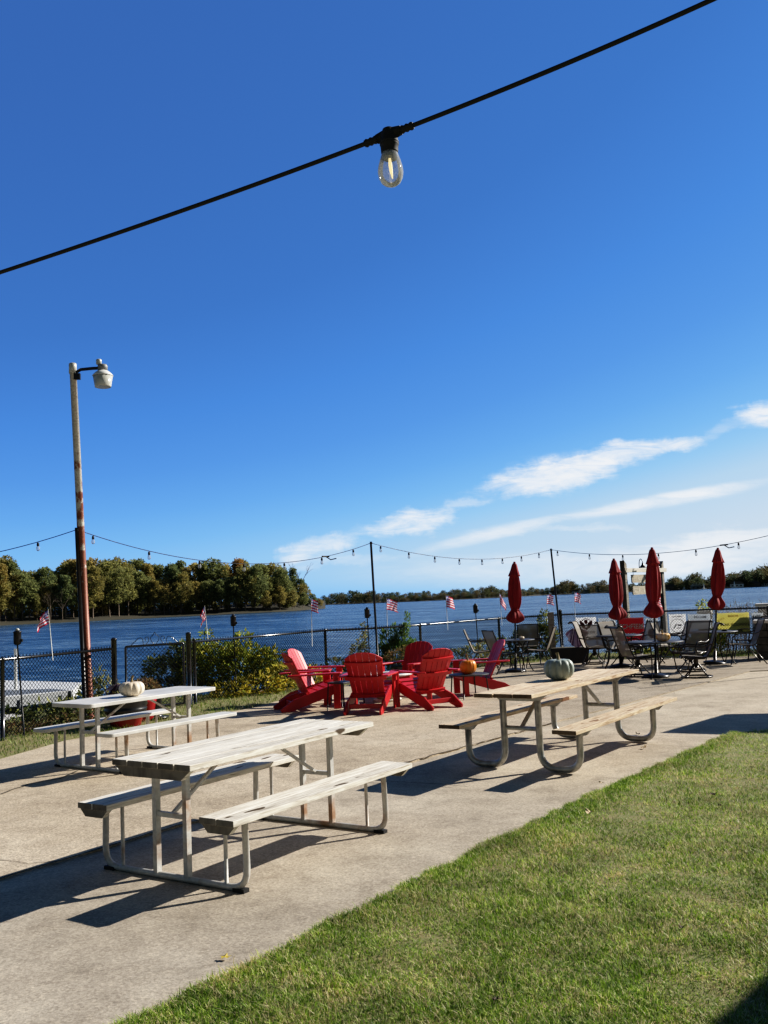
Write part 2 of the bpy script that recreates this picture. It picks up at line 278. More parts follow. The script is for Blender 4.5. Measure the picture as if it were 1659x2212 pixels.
# ------------------------------------------------------------------ geometry helpers
class MB:
    def __init__(s): s.v = []; s.f = []; s.sm = []; s.mi = []
    def add(s, vs, fs, smooth=False, mi=0, Mx=None):
        o = len(s.v)
        s.v += [tuple(Mx @ Vector(p)) if Mx else tuple(p) for p in vs]
        s.f += [tuple(i+o for i in f) for f in fs]
        s.sm += [smooth]*len(fs) if isinstance(smooth, bool) else smooth
        s.mi += [mi]*len(fs); return s
    def box(s, c, d, Mx=None, mi=0):
        x, y, z = (k/2 for k in d); c = Vector(c)
        vs = [c+Vector((a*x, b*y, e*z)) for a in (-1, 1) for b in (-1, 1) for e in (-1, 1)]
        return s.add(vs, [(0, 1, 3, 2), (4, 6, 7, 5), (0, 4, 5, 1), (2, 3, 7, 6), (0, 2, 6, 4), (1, 5, 7, 3)], False, mi, Mx)
    def bar(s, p, q, w, h, up=(0, 0, 1), mi=0):
        p, q = Vector(p), Vector(q); d = (q-p); L = d.length; d.normalize()
        side = Vector(up).cross(d)
        if side.length < 1e-5: side = Vector((1, 0, 0)).cross(d)
        side.normalize(); u = d.cross(side)
        Mx = Matrix.Identity(4)
        for i, v in enumerate((d, side, u)):
            for k in range(3): Mx[k][i] = v[k]
        Mx.translation = (p+q)/2
        return s.box((0, 0, 0), (L, w, h), Mx, mi)
    def tube(s, pts, r, n=8, closed=False, mi=0, caps=True):
        pts = [Vector(p) for p in pts]; m_ = len(pts); rs = r if isinstance(r, (list, tuple)) else [r]*m_
        vs = []; prev = None
        for i, p in enumerate(pts):
            a = pts[i-1] if i or closed else pts[i]; b = pts[(i+1) % m_] if i < m_-1 or closed else pts[i]
            t = (b-a).normalized()
            if prev is None:
                s1 = t.cross(Vector((0, 0, 1)));
                if s1.length < 1e-3: s1 = t.cross(Vector((1, 0, 0)))
            else: s1 = prev-t*prev.dot(t)
            s1.normalize(); prev = s1; s2 = t.cross(s1)
            vs += [p+(s1*math.cos(2*PI*k/n)+s2*math.sin(2*PI*k/n))*rs[i] for k in range(n)]
        fs = []; sm = []
        for i in range(m_ if closed else m_-1):
            j = (i+1) % m_
            for k in range(n):
                l = (k+1) % n; fs.append((i*n+k, i*n+l, j*n+l, j*n+k)); sm.append(n > 4)
        if caps and not closed:
            fs += [tuple(range(n)), tuple((m_-1)*n+k for k in reversed(range(n)))]; sm += [False, False]
        return s.add(vs, fs, sm, mi)
    def lathe(s, prof, n=24, c=(0, 0, 0), mod=None, mi=0, smooth=True, cap=True):
        vs = []; c = Vector(c)
        for j, (r, z) in enumerate(prof):
            for k in range(n):
                a = 2*PI*k/n; rr = r*(mod(a, j) if mod else 1)
                vs.append(c+Vector((rr*math.cos(a), rr*math.sin(a), z)))
        fs = [(j*n+k, j*n+(k+1) % n, (j+1)*n+(k+1) % n, (j+1)*n+k) for j in range(len(prof)-1) for k in range(n)]
        sm = [smooth]*len(fs)
        if cap:
            fs += [tuple(reversed(range(n))), tuple((len(prof)-1)*n+k for k in range(n))]; sm += [False, False]
        return s.add(vs, fs, sm, mi)
    def prism(s, poly, t0, t1, f, mi=0):     # f maps (a, b, t) to 3-D
        n = len(poly); vs = [f(a, b, t0) for a, b in poly]+[f(a, b, t1) for a, b in poly]
        fs = [tuple(reversed(range(n))), tuple(range(n, 2*n))]+[(k, (k+1) % n, n+(k+1) % n, n+k) for k in range(n)]
        return s.add(vs, fs, False, mi)
    def build(s, name, ms, parent=None, bevel=0, loc=None):
        me = bpy.data.meshes.new(name); me.from_pydata(s.v, [], s.f)
        for k in (ms if isinstance(ms, (list, tuple)) else [ms]): me.materials.append(M[k] if isinstance(k, str) else k)
        me.polygons.foreach_set('use_smooth', s.sm); me.polygons.foreach_set('material_index', s.mi); me.update()
        o = bpy.data.objects.new(name, me); COL.objects.link(o)
        if parent: o.parent = parent
        if loc is not None: o.location = loc
        if bevel:
            b = o.modifiers.new('bevel', 'BEVEL'); b.width = bevel; b.segments = 2; b.limit_method = 'ANGLE'
        return o
def tag(o, label=None, cat=None, group=None, kind=None):
    for k, v in (('label', label), ('category', cat), ('group', group), ('kind', kind)):
        if v: o[k] = v
    return o
def thing(name, label, cat, loc=(0, 0, 0), rz=0.0, group=None):
    o = bpy.data.objects.new(name, None); COL.objects.link(o); o.empty_display_size = .1
    o.location = loc; o.rotation_euler = (0, 0, rz); return tag(o, label, cat, group)
def dup(root, loc, rz, label, scale=None):
    r = root.copy(); COL.objects.link(r); r.location = loc; r.rotation_euler = (0, 0, rz); r['label'] = label
    if scale: r.scale = scale
    for ch in root.children:
        c = ch.copy(); COL.objects.link(c); c.parent = r
        for g in ch.children:
            d = g.copy(); COL.objects.link(d); d.parent = c
    return r
def sheet(name, poly, z, m_, kind='structure', thick=0):
    mb = MB()
    if thick: mb.prism(poly, z-thick, z, lambda a, b, t: (a, b, t))
    else: mb.add([(x, y, z) for x, y in poly], [tuple(range(len(poly)))])
    return tag(mb.build(name, m_), kind=kind)

# ------------------------------------------------------------------ setting
WZ = -0.9          # lake level
WALK = -0.015
lawn_poly = [(-8.9, -6.45), (-1.15, 3.90), (.45, 6.20), (1.69, 7.92), (3.88, 10.78), (4.6, 10.93), (14, 11.3), (16, -6.4)]
lip = [(-14, -9.5), (-2.75, 6.0), (-1.73, 7.45), (2.13, 12.40), (7.0, 18.32), (20, 18.6)]
FL = [(-8.4, 7.0), (-5.40, 13.08), (-4.86, 16.35), (-3.62, 17.3), (-2.55, 18.2), (-.30, 20.15), (.70, 21.1), (2.81, 23.75), (4.58, 24.9)]   # fence line, left to corner
FR = [(4.58, 24.9), (9.25, 22.74), (14.5, 20.3)]
# land: everything up to just beyond the fence
land = [(-60, -70), (60, -70), (60, 12), (17, 20.5), (9.6, 24.1), (4.7, 26.2), (2.3, 24.9), (-1.2, 20.8), (-3.4, 18.9), (-6.4, 17.3), (-6.7, 12.6), (-14, 0), (-60, -40)]
sheet('ground', land, -0.035, 'bank', thick=1.6)
grass_strip = [(-6.5, 12.6), (-9.2, 7.6), (-7.5, 4), (-4.9, 9.2), (-4.72, 11.28), (-4.42, 12.66), (-3.66, 13.62), (-2.95, 14.7), (-2.33, 15.7), (-1.9, 17.0), (-.9, 19.3), (.9, 20.6), (2.4, 22.7), (4.6, 23.4), (7.2, 22.4), (14, 20.0), (16.5, 20.2), (9.6, 23.9), (4.7, 26.0), (2.3, 24.7), (-1.2, 20.6), (-3.4, 18.7), (-6.3, 17.1)]
sheet('lakeside_strip', grass_strip, -0.008, 'soil')
patio = [(-30, -20), (-14, -9.5)]+[(-2.75, 6.0), (-1.73, 7.45), (-.4, 9.2), (.8, 10.68), (2.13, 12.40), (4.6, 15.4), (7.0, 18.32), (20, 18.6), (24, 19.6), (14, 20.02), (7.2, 22.42), (4.6, 23.42), (2.4, 22.72), (.9, 20.62), (-.9, 19.32), (-1.9, 17.02), (-2.33, 15.72), (-2.95, 14.72), (-3.66, 13.64), (-4.42, 12.68), (-4.72, 11.3), (-4.9, 9.2), (-7.6, 3.8)]
# ragged front lip of the patio
rr = random.Random(3); pp = []
for i, p in enumerate(patio):
    pp.append(p)
    if 1 <= i <= 8:
        q = patio[i+1]; n = int(math.dist(p, q)/.22); dx, dy = (q[1]-p[1]), -(q[0]-p[0]); l = math.hypot(dx, dy)
        for k in range(1, n):
            t = k/n; j = rr.uniform(-.015, .015)
            pp.append((p[0]+(q[0]-p[0])*t+dx/l*j, p[1]+(q[1]-p[1])*t+dy/l*j))
mb = MB(); mb.prism(pp, -.03, 0, lambda a, b, t: (a, b, t))
tag(mb.build('patio', 'aggregate'), kind='structure')
walk = [(-40, -60), (50, -60), (50, 19.5), (20, 19.4), (7.0, 19.0), (2.0, 13.2), (-2.9, 7.0), (-14, -8)]
sheet('walkway', walk, WALK, 'walk')
sheet('lawn', lawn_poly, 0.006, 'soil')
# joints and cracks: thin irregular strips of dirt; the lip strip is painted shade
def crack_and_lip_shade(pts, w, z, name='paving_crack_and_lip_shade', seed=1):
    r2 = random.Random(seed); mb = MB(); vs = []
    P = []
    for a, b in zip(pts, pts[1:]):
        n = max(2, int(math.dist(a, b)/.12))
        for k in range(n): P.append((a[0]+(b[0]-a[0])*k/n, a[1]+(b[1]-a[1])*k/n))
    P.append(pts[-1])
    for i, p in enumerate(P):
        q = P[min(i+1, len(P)-1)]; o = P[max(i-1, 0)]; dx, dy = q[0]-o[0], q[1]-o[1]; l = math.hypot(dx, dy)
        nx, ny = -dy/l, dx/l; j = r2.uniform(-.02, .02); ww = w*r2.uniform(.5, 1.3)
        vs += [(p[0]+nx*(j+ww), p[1]+ny*(j+ww), z), (p[0]+nx*(j-ww), p[1]+ny*(j-ww), z)]
    mb.add(vs, [(2*i, 2*i+1, 2*i+3, 2*i+2) for i in range(len(P)-1)])
    return tag(mb.build(name, 'crack_and_lip_shade'), kind='structure')
g2 = lambda x, y: tuple(at(x, y)[:2])
crack_and_lip_shade([g2(0, 1857), g2(60, 1866), g2(165, 1858), g2(240, 1838)], .004, .004, seed=1)
crack_and_lip_shade([g2(740, 1683), g2(870, 1690), g2(1010, 1699)], .006, .004, seed=2)
crack_and_lip_shade([g2(0, 1716), g2(60, 1694), g2(130, 1683), g2(200, 1650)], .012, .004, seed=3)
crack_and_lip_shade([(-5.0, 2.75), (-2.75, 5.99), (-1.73, 7.44), (-.4, 9.19), (.8, 10.67), (2.13, 12.39)], .010, .003, seed=12)  # dark strip along the lip, painted in place of the step's shade
crack_and_lip_shade([(2.6, 11.2), (3.6, 10.6)], .004, WALK+.004, seed=4)
crack_and_lip_shade([(1.35, 11.3), (2.45, 10.55), (3.3, 10.0)], .0022, WALK+.004, seed=5)
crack_and_lip_shade([g2(1420, 1466), g2(1465, 1505)], .002, .004, seed=6)
crack_and_lip_shade([g2(1520, 1447), g2(1659, 1443)], .02, .004, seed=7)
# lower landing of pale concrete and lake
sheet('landing', [tuple(at(-260, 1560, -.3)[:2]), tuple(at(200, 1566, -.3)[:2]), tuple(at(205, 1551, -.3)[:2]), tuple(at(-260, 1527, -.3)[:2])], -.3, 'seawall', thick=.9)
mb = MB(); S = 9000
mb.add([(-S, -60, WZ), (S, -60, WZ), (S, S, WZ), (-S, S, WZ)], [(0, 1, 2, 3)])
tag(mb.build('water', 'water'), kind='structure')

# ------------------------------------------------------------------ grass (uncountable)
def inside(px, py, poly):
    c = np.zeros(px.shape, bool); n = len(poly)
    for i in range(n):
        x1, y1 = poly[i]; x2, y2 = poly[(i+1) % n]
        hit = ((y1 > py) != (y2 > py)) & (px < (x2-x1)*(py-y1)/(y2-y1+1e-12)+x1); c ^= hit
    return c
def grass_obj(name, pts, hts, wid, label, seed, lean=.5, mt_='grass'):
    g = np.random.default_rng(seed); n = len(pts); a = g.uniform(0, 2*PI, n); b = a+g.normal(0, .6, n)
    h = hts; w = wid*g.uniform(.6, 1.3, n); ln = h*np.abs(g.normal(lean, .35, n))
    dx, dy = np.cos(a), np.sin(a); sx, sy = -np.sin(b)*w/2, np.cos(b)*w/2
    P = np.zeros((n, 6, 3))
    for k, (t, ws) in enumerate(((0, 1), (.55, .8), (1, .12))):
        cx = pts[:, 0]+dx*ln*t**1.8; cy = pts[:, 1]+dy*ln*t**1.8; cz = h*t*(1-.25*t*np.minimum(1, ln/h))
        for s_, j in ((1, 0), (-1, 1)):
            P[:, 2*k+j, 0] = cx+s_*sx*ws; P[:, 2*k+j, 1] = cy+s_*sy*ws; P[:, 2*k+j, 2] = cz
    base = (np.arange(n)*6)[:, None]
    fa = np.concatenate([base+np.array([0, 1, 3, 2]), base+np.array([2, 3, 5, 4])], 1).reshape(-1)
    me = bpy.data.meshes.new(name); me.vertices.add(n*6); me.vertices.foreach_set('co', P.reshape(-1))
    me.loops.add(len(fa)); me.loops.foreach_set('vertex_index', fa.astype(np.int32))
    me.polygons.add(n*2); me.polygons.foreach_set('loop_start', np.arange(n*2, dtype=np.int32)*4)
    me.update(calc_edges=True); me.validate()
    me.polygons.foreach_set('use_smooth', np.ones(n*2, bool)); me.materials.append(M[mt_])
    o = bpy.data.objects.new(name, me); COL.objects.link(o); tag(o, label, 'grass', None, 'stuff'); return o
g = np.random.default_rng(5)
N = 520000
Y = 3.5*(13.0/3.5)**g.uniform(0, 1, N); Xs = g.uniform(-.52, .52, N)*Y
pw = 1.0
ok = inside(Xs, Y, lawn_poly) | inside(Xs+g.normal(0, .03, N), Y+g.normal(0, .03, N), lawn_poly)
pts = np.stack([Xs, Y], 1)[ok]
gn = np.random.default_rng(8); nb = 46000                                 # denser fringe along the concrete edge
ed = [(-1.65, 3.23), (-1.15, 3.90), (.45, 6.20), (1.69, 7.92), (3.88, 10.78)]
seg = gn.integers(0, 4, nb); tt = gn.uniform(0, 1, nb); E_ = np.array(ed)
ep = E_[seg]+(E_[seg+1]-E_[seg])*tt[:, None]
nrm = np.array([.80, -.60]); ep = ep+nrm[None]*(np.abs(gn.normal(0, .10, nb))[:, None]-.03-.010*np.sin(ep[:, :1]*9+2*np.sin(ep[:, :1]*2.3))-.018*np.sin(ep[:, :1]*23+3*np.sin(ep[:, :1]*5)))
dcam = np.hypot(pts[:, 0], pts[:, 1])
# bare, thin patches
hh = g.uniform(.012, .042, len(pts))*(1+.3*np.sin(pts[:, 0]*3.1+pts[:, 1]*1.7)*np.sin(pts[:, 1]*2.3-pts[:, 0]*1.1)+.25*np.sin(pts[:, 0]*9.1+pts[:, 1]*4.7)*np.sin(pts[:, 1]*8.3))
P_all = np.concatenate([pts, ep]); H_all = np.concatenate([hh, gn.uniform(.015, .05, nb)])
grass_obj('grass', P_all, H_all, .0042, 'short autumn grass with straw patches on the lawn', 11, .75)
gs = np.random.default_rng(15); n = 150000
xs = gs.uniform(-7, 14, n); ys = gs.uniform(9, 26, n); k = inside(xs, ys, grass_strip) & (np.abs(xs/ys) < .5)
p2 = np.stack([xs, ys], 1)[k]
grass_obj('grass_strip', p2, gs.uniform(.02, .085, len(p2)), .008, 'rough grass growing along the foot of the fence', 12, .7, 'grass_shade_tint')

# ------------------------------------------------------------------ picnic tables
def bend(pts, r, n=5):
    out = [Vector(pts[0])]
    for a, b, c in zip(pts, pts[1:], pts[2:]):
        a, b, c = Vector(a), Vector(b), Vector(c); u = (a-b).normalized(); w = (c-b).normalized()
        d = min(r, (a-b).length*.49, (c-b).length*.49)
        for k in range(n+1):
            t = k/n; p = (b+u*d)*(1-t)**2+b*2*t*(1-t)+(b+w*d)*t**2; out.append(p)
    out.append(Vector(pts[-1])); return out
def picnic(label, x, y, z, a, L, wt, bo, bw, ht, hb, style, eL, eR):
    t = thing('picnic_table', label, 'picnic table', (x, y, z), a, 'picnic tables on the concrete')
    th = .038
    if style == 'plastic':
        def slab(cx, cy, lx, ly, zt, tk, rad, nm):
            poly = []
            for sx, sy, a0 in ((1, 1, 0), (-1, 1, 90), (-1, -1, 180), (1, -1, 270)):
                for k in range(7):
                    an = R(a0+15*k); poly.append((cx+sx*(lx/2-rad)+rad*math.cos(an), cy+sy*(ly/2-rad)+rad*math.sin(an)))
            mb = MB(); mb.prism(poly, zt-tk, zt, lambda p, q, r_: (p, q, r_)); mb.build(nm, 'white_top', t, .006)
        slab(0, 0, L, wt, ht, .042, .06, 'tabletop')
        for s in (-1, 1): slab(0, s*(bo-bw/2), L, bw, hb, .038, .05, 'bench_seat')
        ends = (-L/2+eL, L/2-eR)
    else:
        n = 5 if style == 'old' else 3
        mb = MB(); wd = wt/n
        for k in range(n):
            j = rnd.uniform(-.006, .006)
            mb.box((j, -wt/2+wd*(k+.5), ht-th/2+rnd.uniform(-.001, .001)), (L+rnd.uniform(-.01, .004), wd-.007, th))
        mw = 'old_wood' if style == 'old' else 'new_wood'
        mb.build('tabletop', mw, t, .004)
        for s in (-1, 1):
            mb = MB(); nb_ = 2 if style == 'old' else 1
            for k in range(nb_):
                w_ = bw/nb_; mb.box((rnd.uniform(-.005, .005), s*(bo-bw/2)+(k-(nb_-1)/2)*w_, hb-th/2), (L, w_-.006, th))
            mb.build('bench_seat', mw, t, .004)
        ends = (-L/2+eL, L/2-eR)
    for e in ends:
        sg = -1 if e < 0 else 1
        if style != 'plastic':   # battens
            mb = MB(); bz = ht-th-.001; u0 = e-sg*.035 if style == 'old' else e
            bx = -L/2+.035 if (style == 'old' and sg < 0) else (L/2-.06 if style == 'old' else e)
            mb.prism([(-wt/2+.02, bz), (wt/2-.02, bz), (wt/2-.10, bz-.062), (-wt/2+.10, bz-.062)], bx-.02, bx+.02, lambda p, q, r_: (r_, p, q))
            mb.build('batten', mw if style == 'old' else 'galv', t)
            for s in (-1, 1):
                mb = MB(); bz2 = hb-th-.001; c = s*(bo-bw/2)
                mb.prism([(c-bw/2+.01, bz2), (c+bw/2-.01, bz2), (c+bw/2-.06, bz2-.05), (c-bw/2+.06, bz2-.05)], bx-.02, bx+.02, lambda p, q, r_: (r_, p, q))
                mb.build('batten', mw if style == 'old' else 'galv', t)
        if style != 'new':
            fr = 'frame_paint'; o = bo-.075; lo = hb-th-(.05 if style == 'old' else 0)
            lo = hb-th; path = bend([(e, -o, lo), (e, -o-.012, .02), (e, o+.012, .02), (e, o, lo)], .13)
            mb = MB(); mb.tube(path, .021, 8); f_ = mb.build('end_frame', fr, t)
            for s in (-1, 1):
                mb = MB(); mb.box((e, s*.135, (ht-th)/2+.015), (.04, .035, ht-th-.03)); mb.build('leg', 'rust_paint' if (s < 0 and (e < 0) == (style == 'old')) else fr, t)
                mb = MB(); mb.tube([(e, s*(o-.16), .03), (e, s*(o-.16), hb-th)], .0125, 8); mb.build('bench_strut', fr, t)
                mb = MB(); mb.box((e, s*(o-.045), .008), (.05, .09, .03)); mb.build('foot', 'rubber', t)
            mb = MB(); mb.bar((e, -.12, .40), (e, .12, .40), .03, .03); mb.build('crossbar', fr, t)
            mb = MB(); mb.bar((e, 0, .40), (e-sg*.52, 0, ht-th-.01), .025, .018); mb.build('brace', fr, t)
        else:
            for s in (-1, 1):
                o = bo-bw/2-.01
                path = bend([(e, s*.19, ht-th-.06), (e, s*.19, .035), (e, s*o, .035), (e, s*o, hb-th-.05)], .17, 8)
                mb = MB(); mb.tube(path, .033, 12); mb.build('leg', 'galv', t)
            mb = MB(); mb.tube([(e, -.19, .40), (e, .19, .40)], .022, 10); mb.build('crossbar', 'galv', t)
            mb = MB(); mb.bar((e, 0, .40), (e-sg*.50, 0, ht-th-.01), .045, .012); mb.build('brace', 'galv', t)
    return t
T1 = picnic('weathered grey wooden picnic table, nearest the lawn, nothing on it', -.99, 6.73, WALK, .995, 1.992, .707, .693, .285, .758, .46, 'old', .175, .30)
T2 = picnic('white smooth-topped picnic table with a cream pumpkin on it', -2.919, 10.78, 0, .955, 1.85, .68, .68, .255, .735, .445, 'plastic', .26, .28)
T3 = picnic('tan wooden picnic table on galvanised pipe legs under a blue-green pumpkin', 1.852, 10.049, WALK, .953, 2.80, .62, .735, .245, .765, .452, 'new', .35, .47)

# ------------------------------------------------------------------ pumpkins
def pumpkin(label, p, rad, hgt, ribs, depth, m_, stem=.05, seed=0, sm='stem'):
    t = thing('pumpkin', label, 'pumpkin', p, seed*.7, 'pumpkins set out on the tables')
    prof = []
    for k in range(15):
        a = -PI/2+PI*k/14; r = max(.02, math.cos(a))**.72; z = math.sin(a)
        zz = hgt/2*(1+(abs(z)**.9*(1 if z > 0 else -1)))
        if k > 11: zz -= (k-11)*.018*hgt*2
        prof.append((rad*r if k not in (0, 14) else rad*.12, zz))
    mod = lambda a, j: 1-depth*(1-abs(math.sin(a*ribs/2)))**2.2+.015*math.sin(3*a+seed)
    mb = MB(); mb.lathe(prof, 72, mod=mod); mb.build('body', m_, t)
    mb = MB(); mb.tube([(0, 0, hgt*.86), (.005, .004, hgt+stem*.4), (.02, .012, hgt+stem)], [rad*.14, rad*.09, rad*.11], 8); mb.build('stem', sm, t)
    return t
pumpkin('cream ribbed pumpkin on the white picnic table', at(285, 1504, .735), .142, .172, 10, .16, 'cream_pumpkin', .055, 1)
pumpkin('large blue-green ribbed pumpkin on the tan picnic table', at(1209, 1468, .75), .165, .235, 11, .20, 'blue_pumpkin', .05, 2)
pumpkin('bright orange pumpkin on the side table by the red chairs', Vector((1.29, 15.68, .40)), .142, .245, 14, .05, 'orange_pumpkin', .09, 3)

# ------------------------------------------------------------------ red garden chairs
def adirondack(label):
    t = thing('adirondack_chair', label, 'garden chair', (0, 0, 0), 0, 'red slatted chairs round the fire table'); m_ = 'red_chair'
    xz = lambda s: (lambda p, q, r_: (p, r_, q))
    for s in (-1, 1):
        mb = MB(); y0 = s*.275
        mb.prism([(.44, .40), (.44, .27), (.30, .20), (-.36, .0), (-.50, .0), (-.52, .05), (-.30, .19), (-.05, .26), (.2, .34)], y0-.016, y0+.016, xz(s)); mb.build('side_rail', m_, t, .006)
        mb = MB(); mb.box((.40, s*.312, .275), (.11, .034, .55)); mb.box((.385, s*.345, .49), (.07, .03, .12)); mb.build('front_leg', m_, t, .006)
        mb = MB(); mb.prism([(-.40, s*.31), (-.36, s*.385), (.10, s*.41), (.34, s*.425), (.44, s*.41), (.485, s*.36), (.485, s*.31), (.44, s*.27), (.2, s*.275), (-.36, s*.275)], .55, .576, lambda p, q, r_: (p, q, r_)); mb.build('armrest', m_, t, .006)
    mb = MB()
    for k in range(5):
        a = k/4; x = .41-.47*a; z = .40-.165*a+.012*math.sin(a*PI)*-1
        mb.bar((x+.045, 0, z+.02), (x-.045, 0, z-.012), .54, .022)
    mb.build('seat', m_, t, .005)
    # back: fanned slats in a shallow curve with an arched top
    mb = MB(); base = Vector((-.07, 0, .21)); d = Vector((-.42, 0, .88)).normalized(); nrm = Vector((.88, 0, .42)).normalized()
    ns = 6
    for k in range(ns):
        def P(u, v, w): # u -1..1 across, v 0..1 up
            half = .25+.075*v
            return base+d*v+Vector((0, 1, 0))*(u*half)+nrm*(w+.035*u*u)
        u0 = -1+2*k/ns+.013; u1 = -1+2*(k+1)/ns-.013
        top = lambda u: .775-.12*abs(u)**2.6
        rows = [0, .32, .62, None]; vs = []
        for rv in rows:
            for u in (u0, u1):
                for w in (0, .022): vs.append(P(u, top(u) if rv is None else rv, w))
        fs = []
        for j in range(3):
            o = j*4; fs += [(o, o+4, o+6, o+2), (o+1, o+3, o+7, o+5), (o, o+1, o+5, o+4), (o+2, o+6, o+7, o+3)]
        fs += [(0, 2, 3, 1), (12, 13, 15, 14)]
        mb.add(vs, fs)
    mb.build('backrest', m_, t, .004)
    for v, hh_, ext in ((.60, .045, .0), (.345, .06, .10), (.05, .055, .03)):
        mb = MB(); half = .25+.075*v+ext*.5; pts_ = []
        for k in range(9):
            u = -1+k/4; pts_.append(base+d*v+Vector((0, u*half, 0))+nrm*(-.018+.035*u*u))
        for a, b in zip(pts_, pts_[1:]): mb.bar(a, b, .03, hh_, d)
        mb.build('back_brace', m_, t)
    mb = MB(); mb.box((-.30, 0, .11), (.03, .50, .07)); mb.build('rear_crossbar', m_, t, .005)
    mb = MB(); mb.box((.435, 0, .33), (.024, .53, .10)); mb.build('front_apron', m_, t, .005)
    return t
lab = {'L1': 'leftmost red slatted chair, near one, turned edge-on with its back to the bush', 'L2': 'red slatted chair at left with its sunlit pink-red front showing',
       'C1': 'red slatted chair with its back square to the viewer, by the low black table', 'C2': 'red slatted chair seen from behind in front of another red chair, right of centre',
       'C3': 'red slatted chair at the rear facing the viewer across the fire table', 'C4': 'red slatted chair seen side-on, beside the orange pumpkin'}
def place_ad(o, k, x, y, az):
    if o is None: o = adirondack(lab[k]); o.location = (x, y, 0); o.rotation_euler = (0, 0, R(az)); return o
    return dup(o, (x, y, 0), R(az), lab[k])
ad = place_ad(None, 'C1', -.35, 14.47, 78)
place_ad(ad, 'L1', -1.36, 15.18, 19)
place_ad(ad, 'L2', -1.38, 16.3, -16)
place_ad(ad, 'C2', .56, 14.72, 123)
c3 = deep(915, 1388, 17.1); place_ad(ad, 'C3', c3.x-.28, 16.75, 232)
place_ad(ad, 'C4', 1.60, 16.35, 190)

# low round fire table
t = thing('fire_table', 'round low fire table with a white rim and woven base between the red chairs', 'fire table', (-.08, 15.85, 0))
t.scale = (1, 1, .9)
mb = MB(); mb.lathe([(.27, .47), (.43, .47), (.44, .485), (.44, .505), (.27, .505), (.27, .47)], 40, cap=False); mb.build('rim', 'white', t)
mb = MB(); mb.lathe([(.26, .44), (.27, .48)], 32); mb.build('burner_bowl', 'pot_black', t)
mb = MB(); mb.lathe([(.17, .045), (.20, .10), (.19, .2), (.17, .3), (.18, .4), (.22, .468)], 40, mod=lambda a, j: 1+.02*math.cos(20*a)); mb.build('woven_base', 'wicker', t)
mb = MB(); mb.lathe([(.24, 0), (.24, .04), (.18, .045)], 32); mb.build('foot_ring', 'pale_wood', t)

def side_table(label, p, h, half, rz, round_top=False):
    t = thing('side_table', label, 'side table', p, rz, 'small dark side tables by the red chairs')
    mb = MB()
    if round_top: mb.lathe([(half, h-.02), (half, h)], 28)
    else: mb.box((0, 0, h-.012), (2*half, 2*half, .024))
    mb.build('top', 'glass_top', t, .004)
    for sx in (-1, 1):
        for sy in (-1, 1):
            k = half*(.62 if round_top else .92)
            mb = MB(); mb.tube([(sx*k, sy*k, h-.02), (sx*k*1.12, sy*k*1.12, 0)], .011, 6); mb.build('leg', 'black_metal', t)
    return t
side_table('dark round side table carrying the orange pumpkin', Vector((1.30, 15.72, 0)), .40, .34, .4, True)
side_table('small low black side table between the leftmost red chair and its neighbour', (-.78, 14.82, 0), .44, .17, .9)
side_table('small dark side table behind the black one, nearer the fire table', (-.75, 15.75, 0), .5, .2, .5)

# ------------------------------------------------------------------ mesh patio chairs
def sweep(mb, prof, half, thick=.006):
    vs = []
    for x, z in prof: vs += [(x, -half, z), (x, half, z)]
    mb.add(vs, [(2*i, 2*i+1, 2*i+3, 2*i+2) for i in range(len(prof)-1)], True); return mb
def smooth2(p, n=4):
    out = []
    for i in range(len(p)-1):
        p0 = p[max(i-1, 0)]; p1 = p[i]; p2_ = p[i+1]; p3 = p[min(i+2, len(p)-1)]
        for k in range(n):
            t = k/n
            out.append(tuple(.5*((2*p1[j])+(-p0[j]+p2_[j])*t+(2*p0[j]-5*p1[j]+4*p2_[j]-p3[j])*t*t+(-p0[j]+3*p1[j]-3*p2_[j]+p3[j])*t**3) for j in range(len(p1))))
    out.append(p[-1]); return out
def sling_chair(label):
    t = thing('patio_chair', label, 'patio chair', (0, 0, 0), 0, 'dark mesh chairs round the umbrella tables')
    prof = smooth2([(.27, .415), (.2, .43), (-.05, .405), (-.19, .41), (-.25, .50), (-.34, .72), (-.42, .93)])
    sweep(MB(), prof, .245).build('sling', 'sling', t)
    mb = MB()
    for s in (-1, 1): mb.tube([(x, s*.25, z) for x, z in prof], .013, 6)
    mb.tube([(-.42, -.25, .93), (-.42, .25, .93)], .013, 6); mb.tube([(.27, -.25, .415), (.27, .25, .415)], .011, 6)
    mb.tube([(-.2, -.25, .40), (-.2, .25, .40)], .011, 6); mb.build('frame', 'dark_frame', t)
    for s in (-1, 1):
        mb = MB(); mb.tube(smooth2([(-.33, s*.265, .70), (-.2, s*.30, .655), (.1, s*.31, .66), (.24, s*.30, .60), (.28, s*.285, .45), (.25, s*.27, .40)]), .013, 6); mb.build('armrest', 'dark_frame', t)
        mb = MB(); mb.tube([(.24, s*.265, .42), (.33, s*.285, 0)], .013, 6); mb.build('leg', 'dark_frame', t)
        mb = MB(); mb.tube([(-.12, s*.265, .41), (-.24, s*.27, .22), (-.40, s*.285, 0)], .013, 6); mb.build('leg', 'dark_frame', t)
    return t
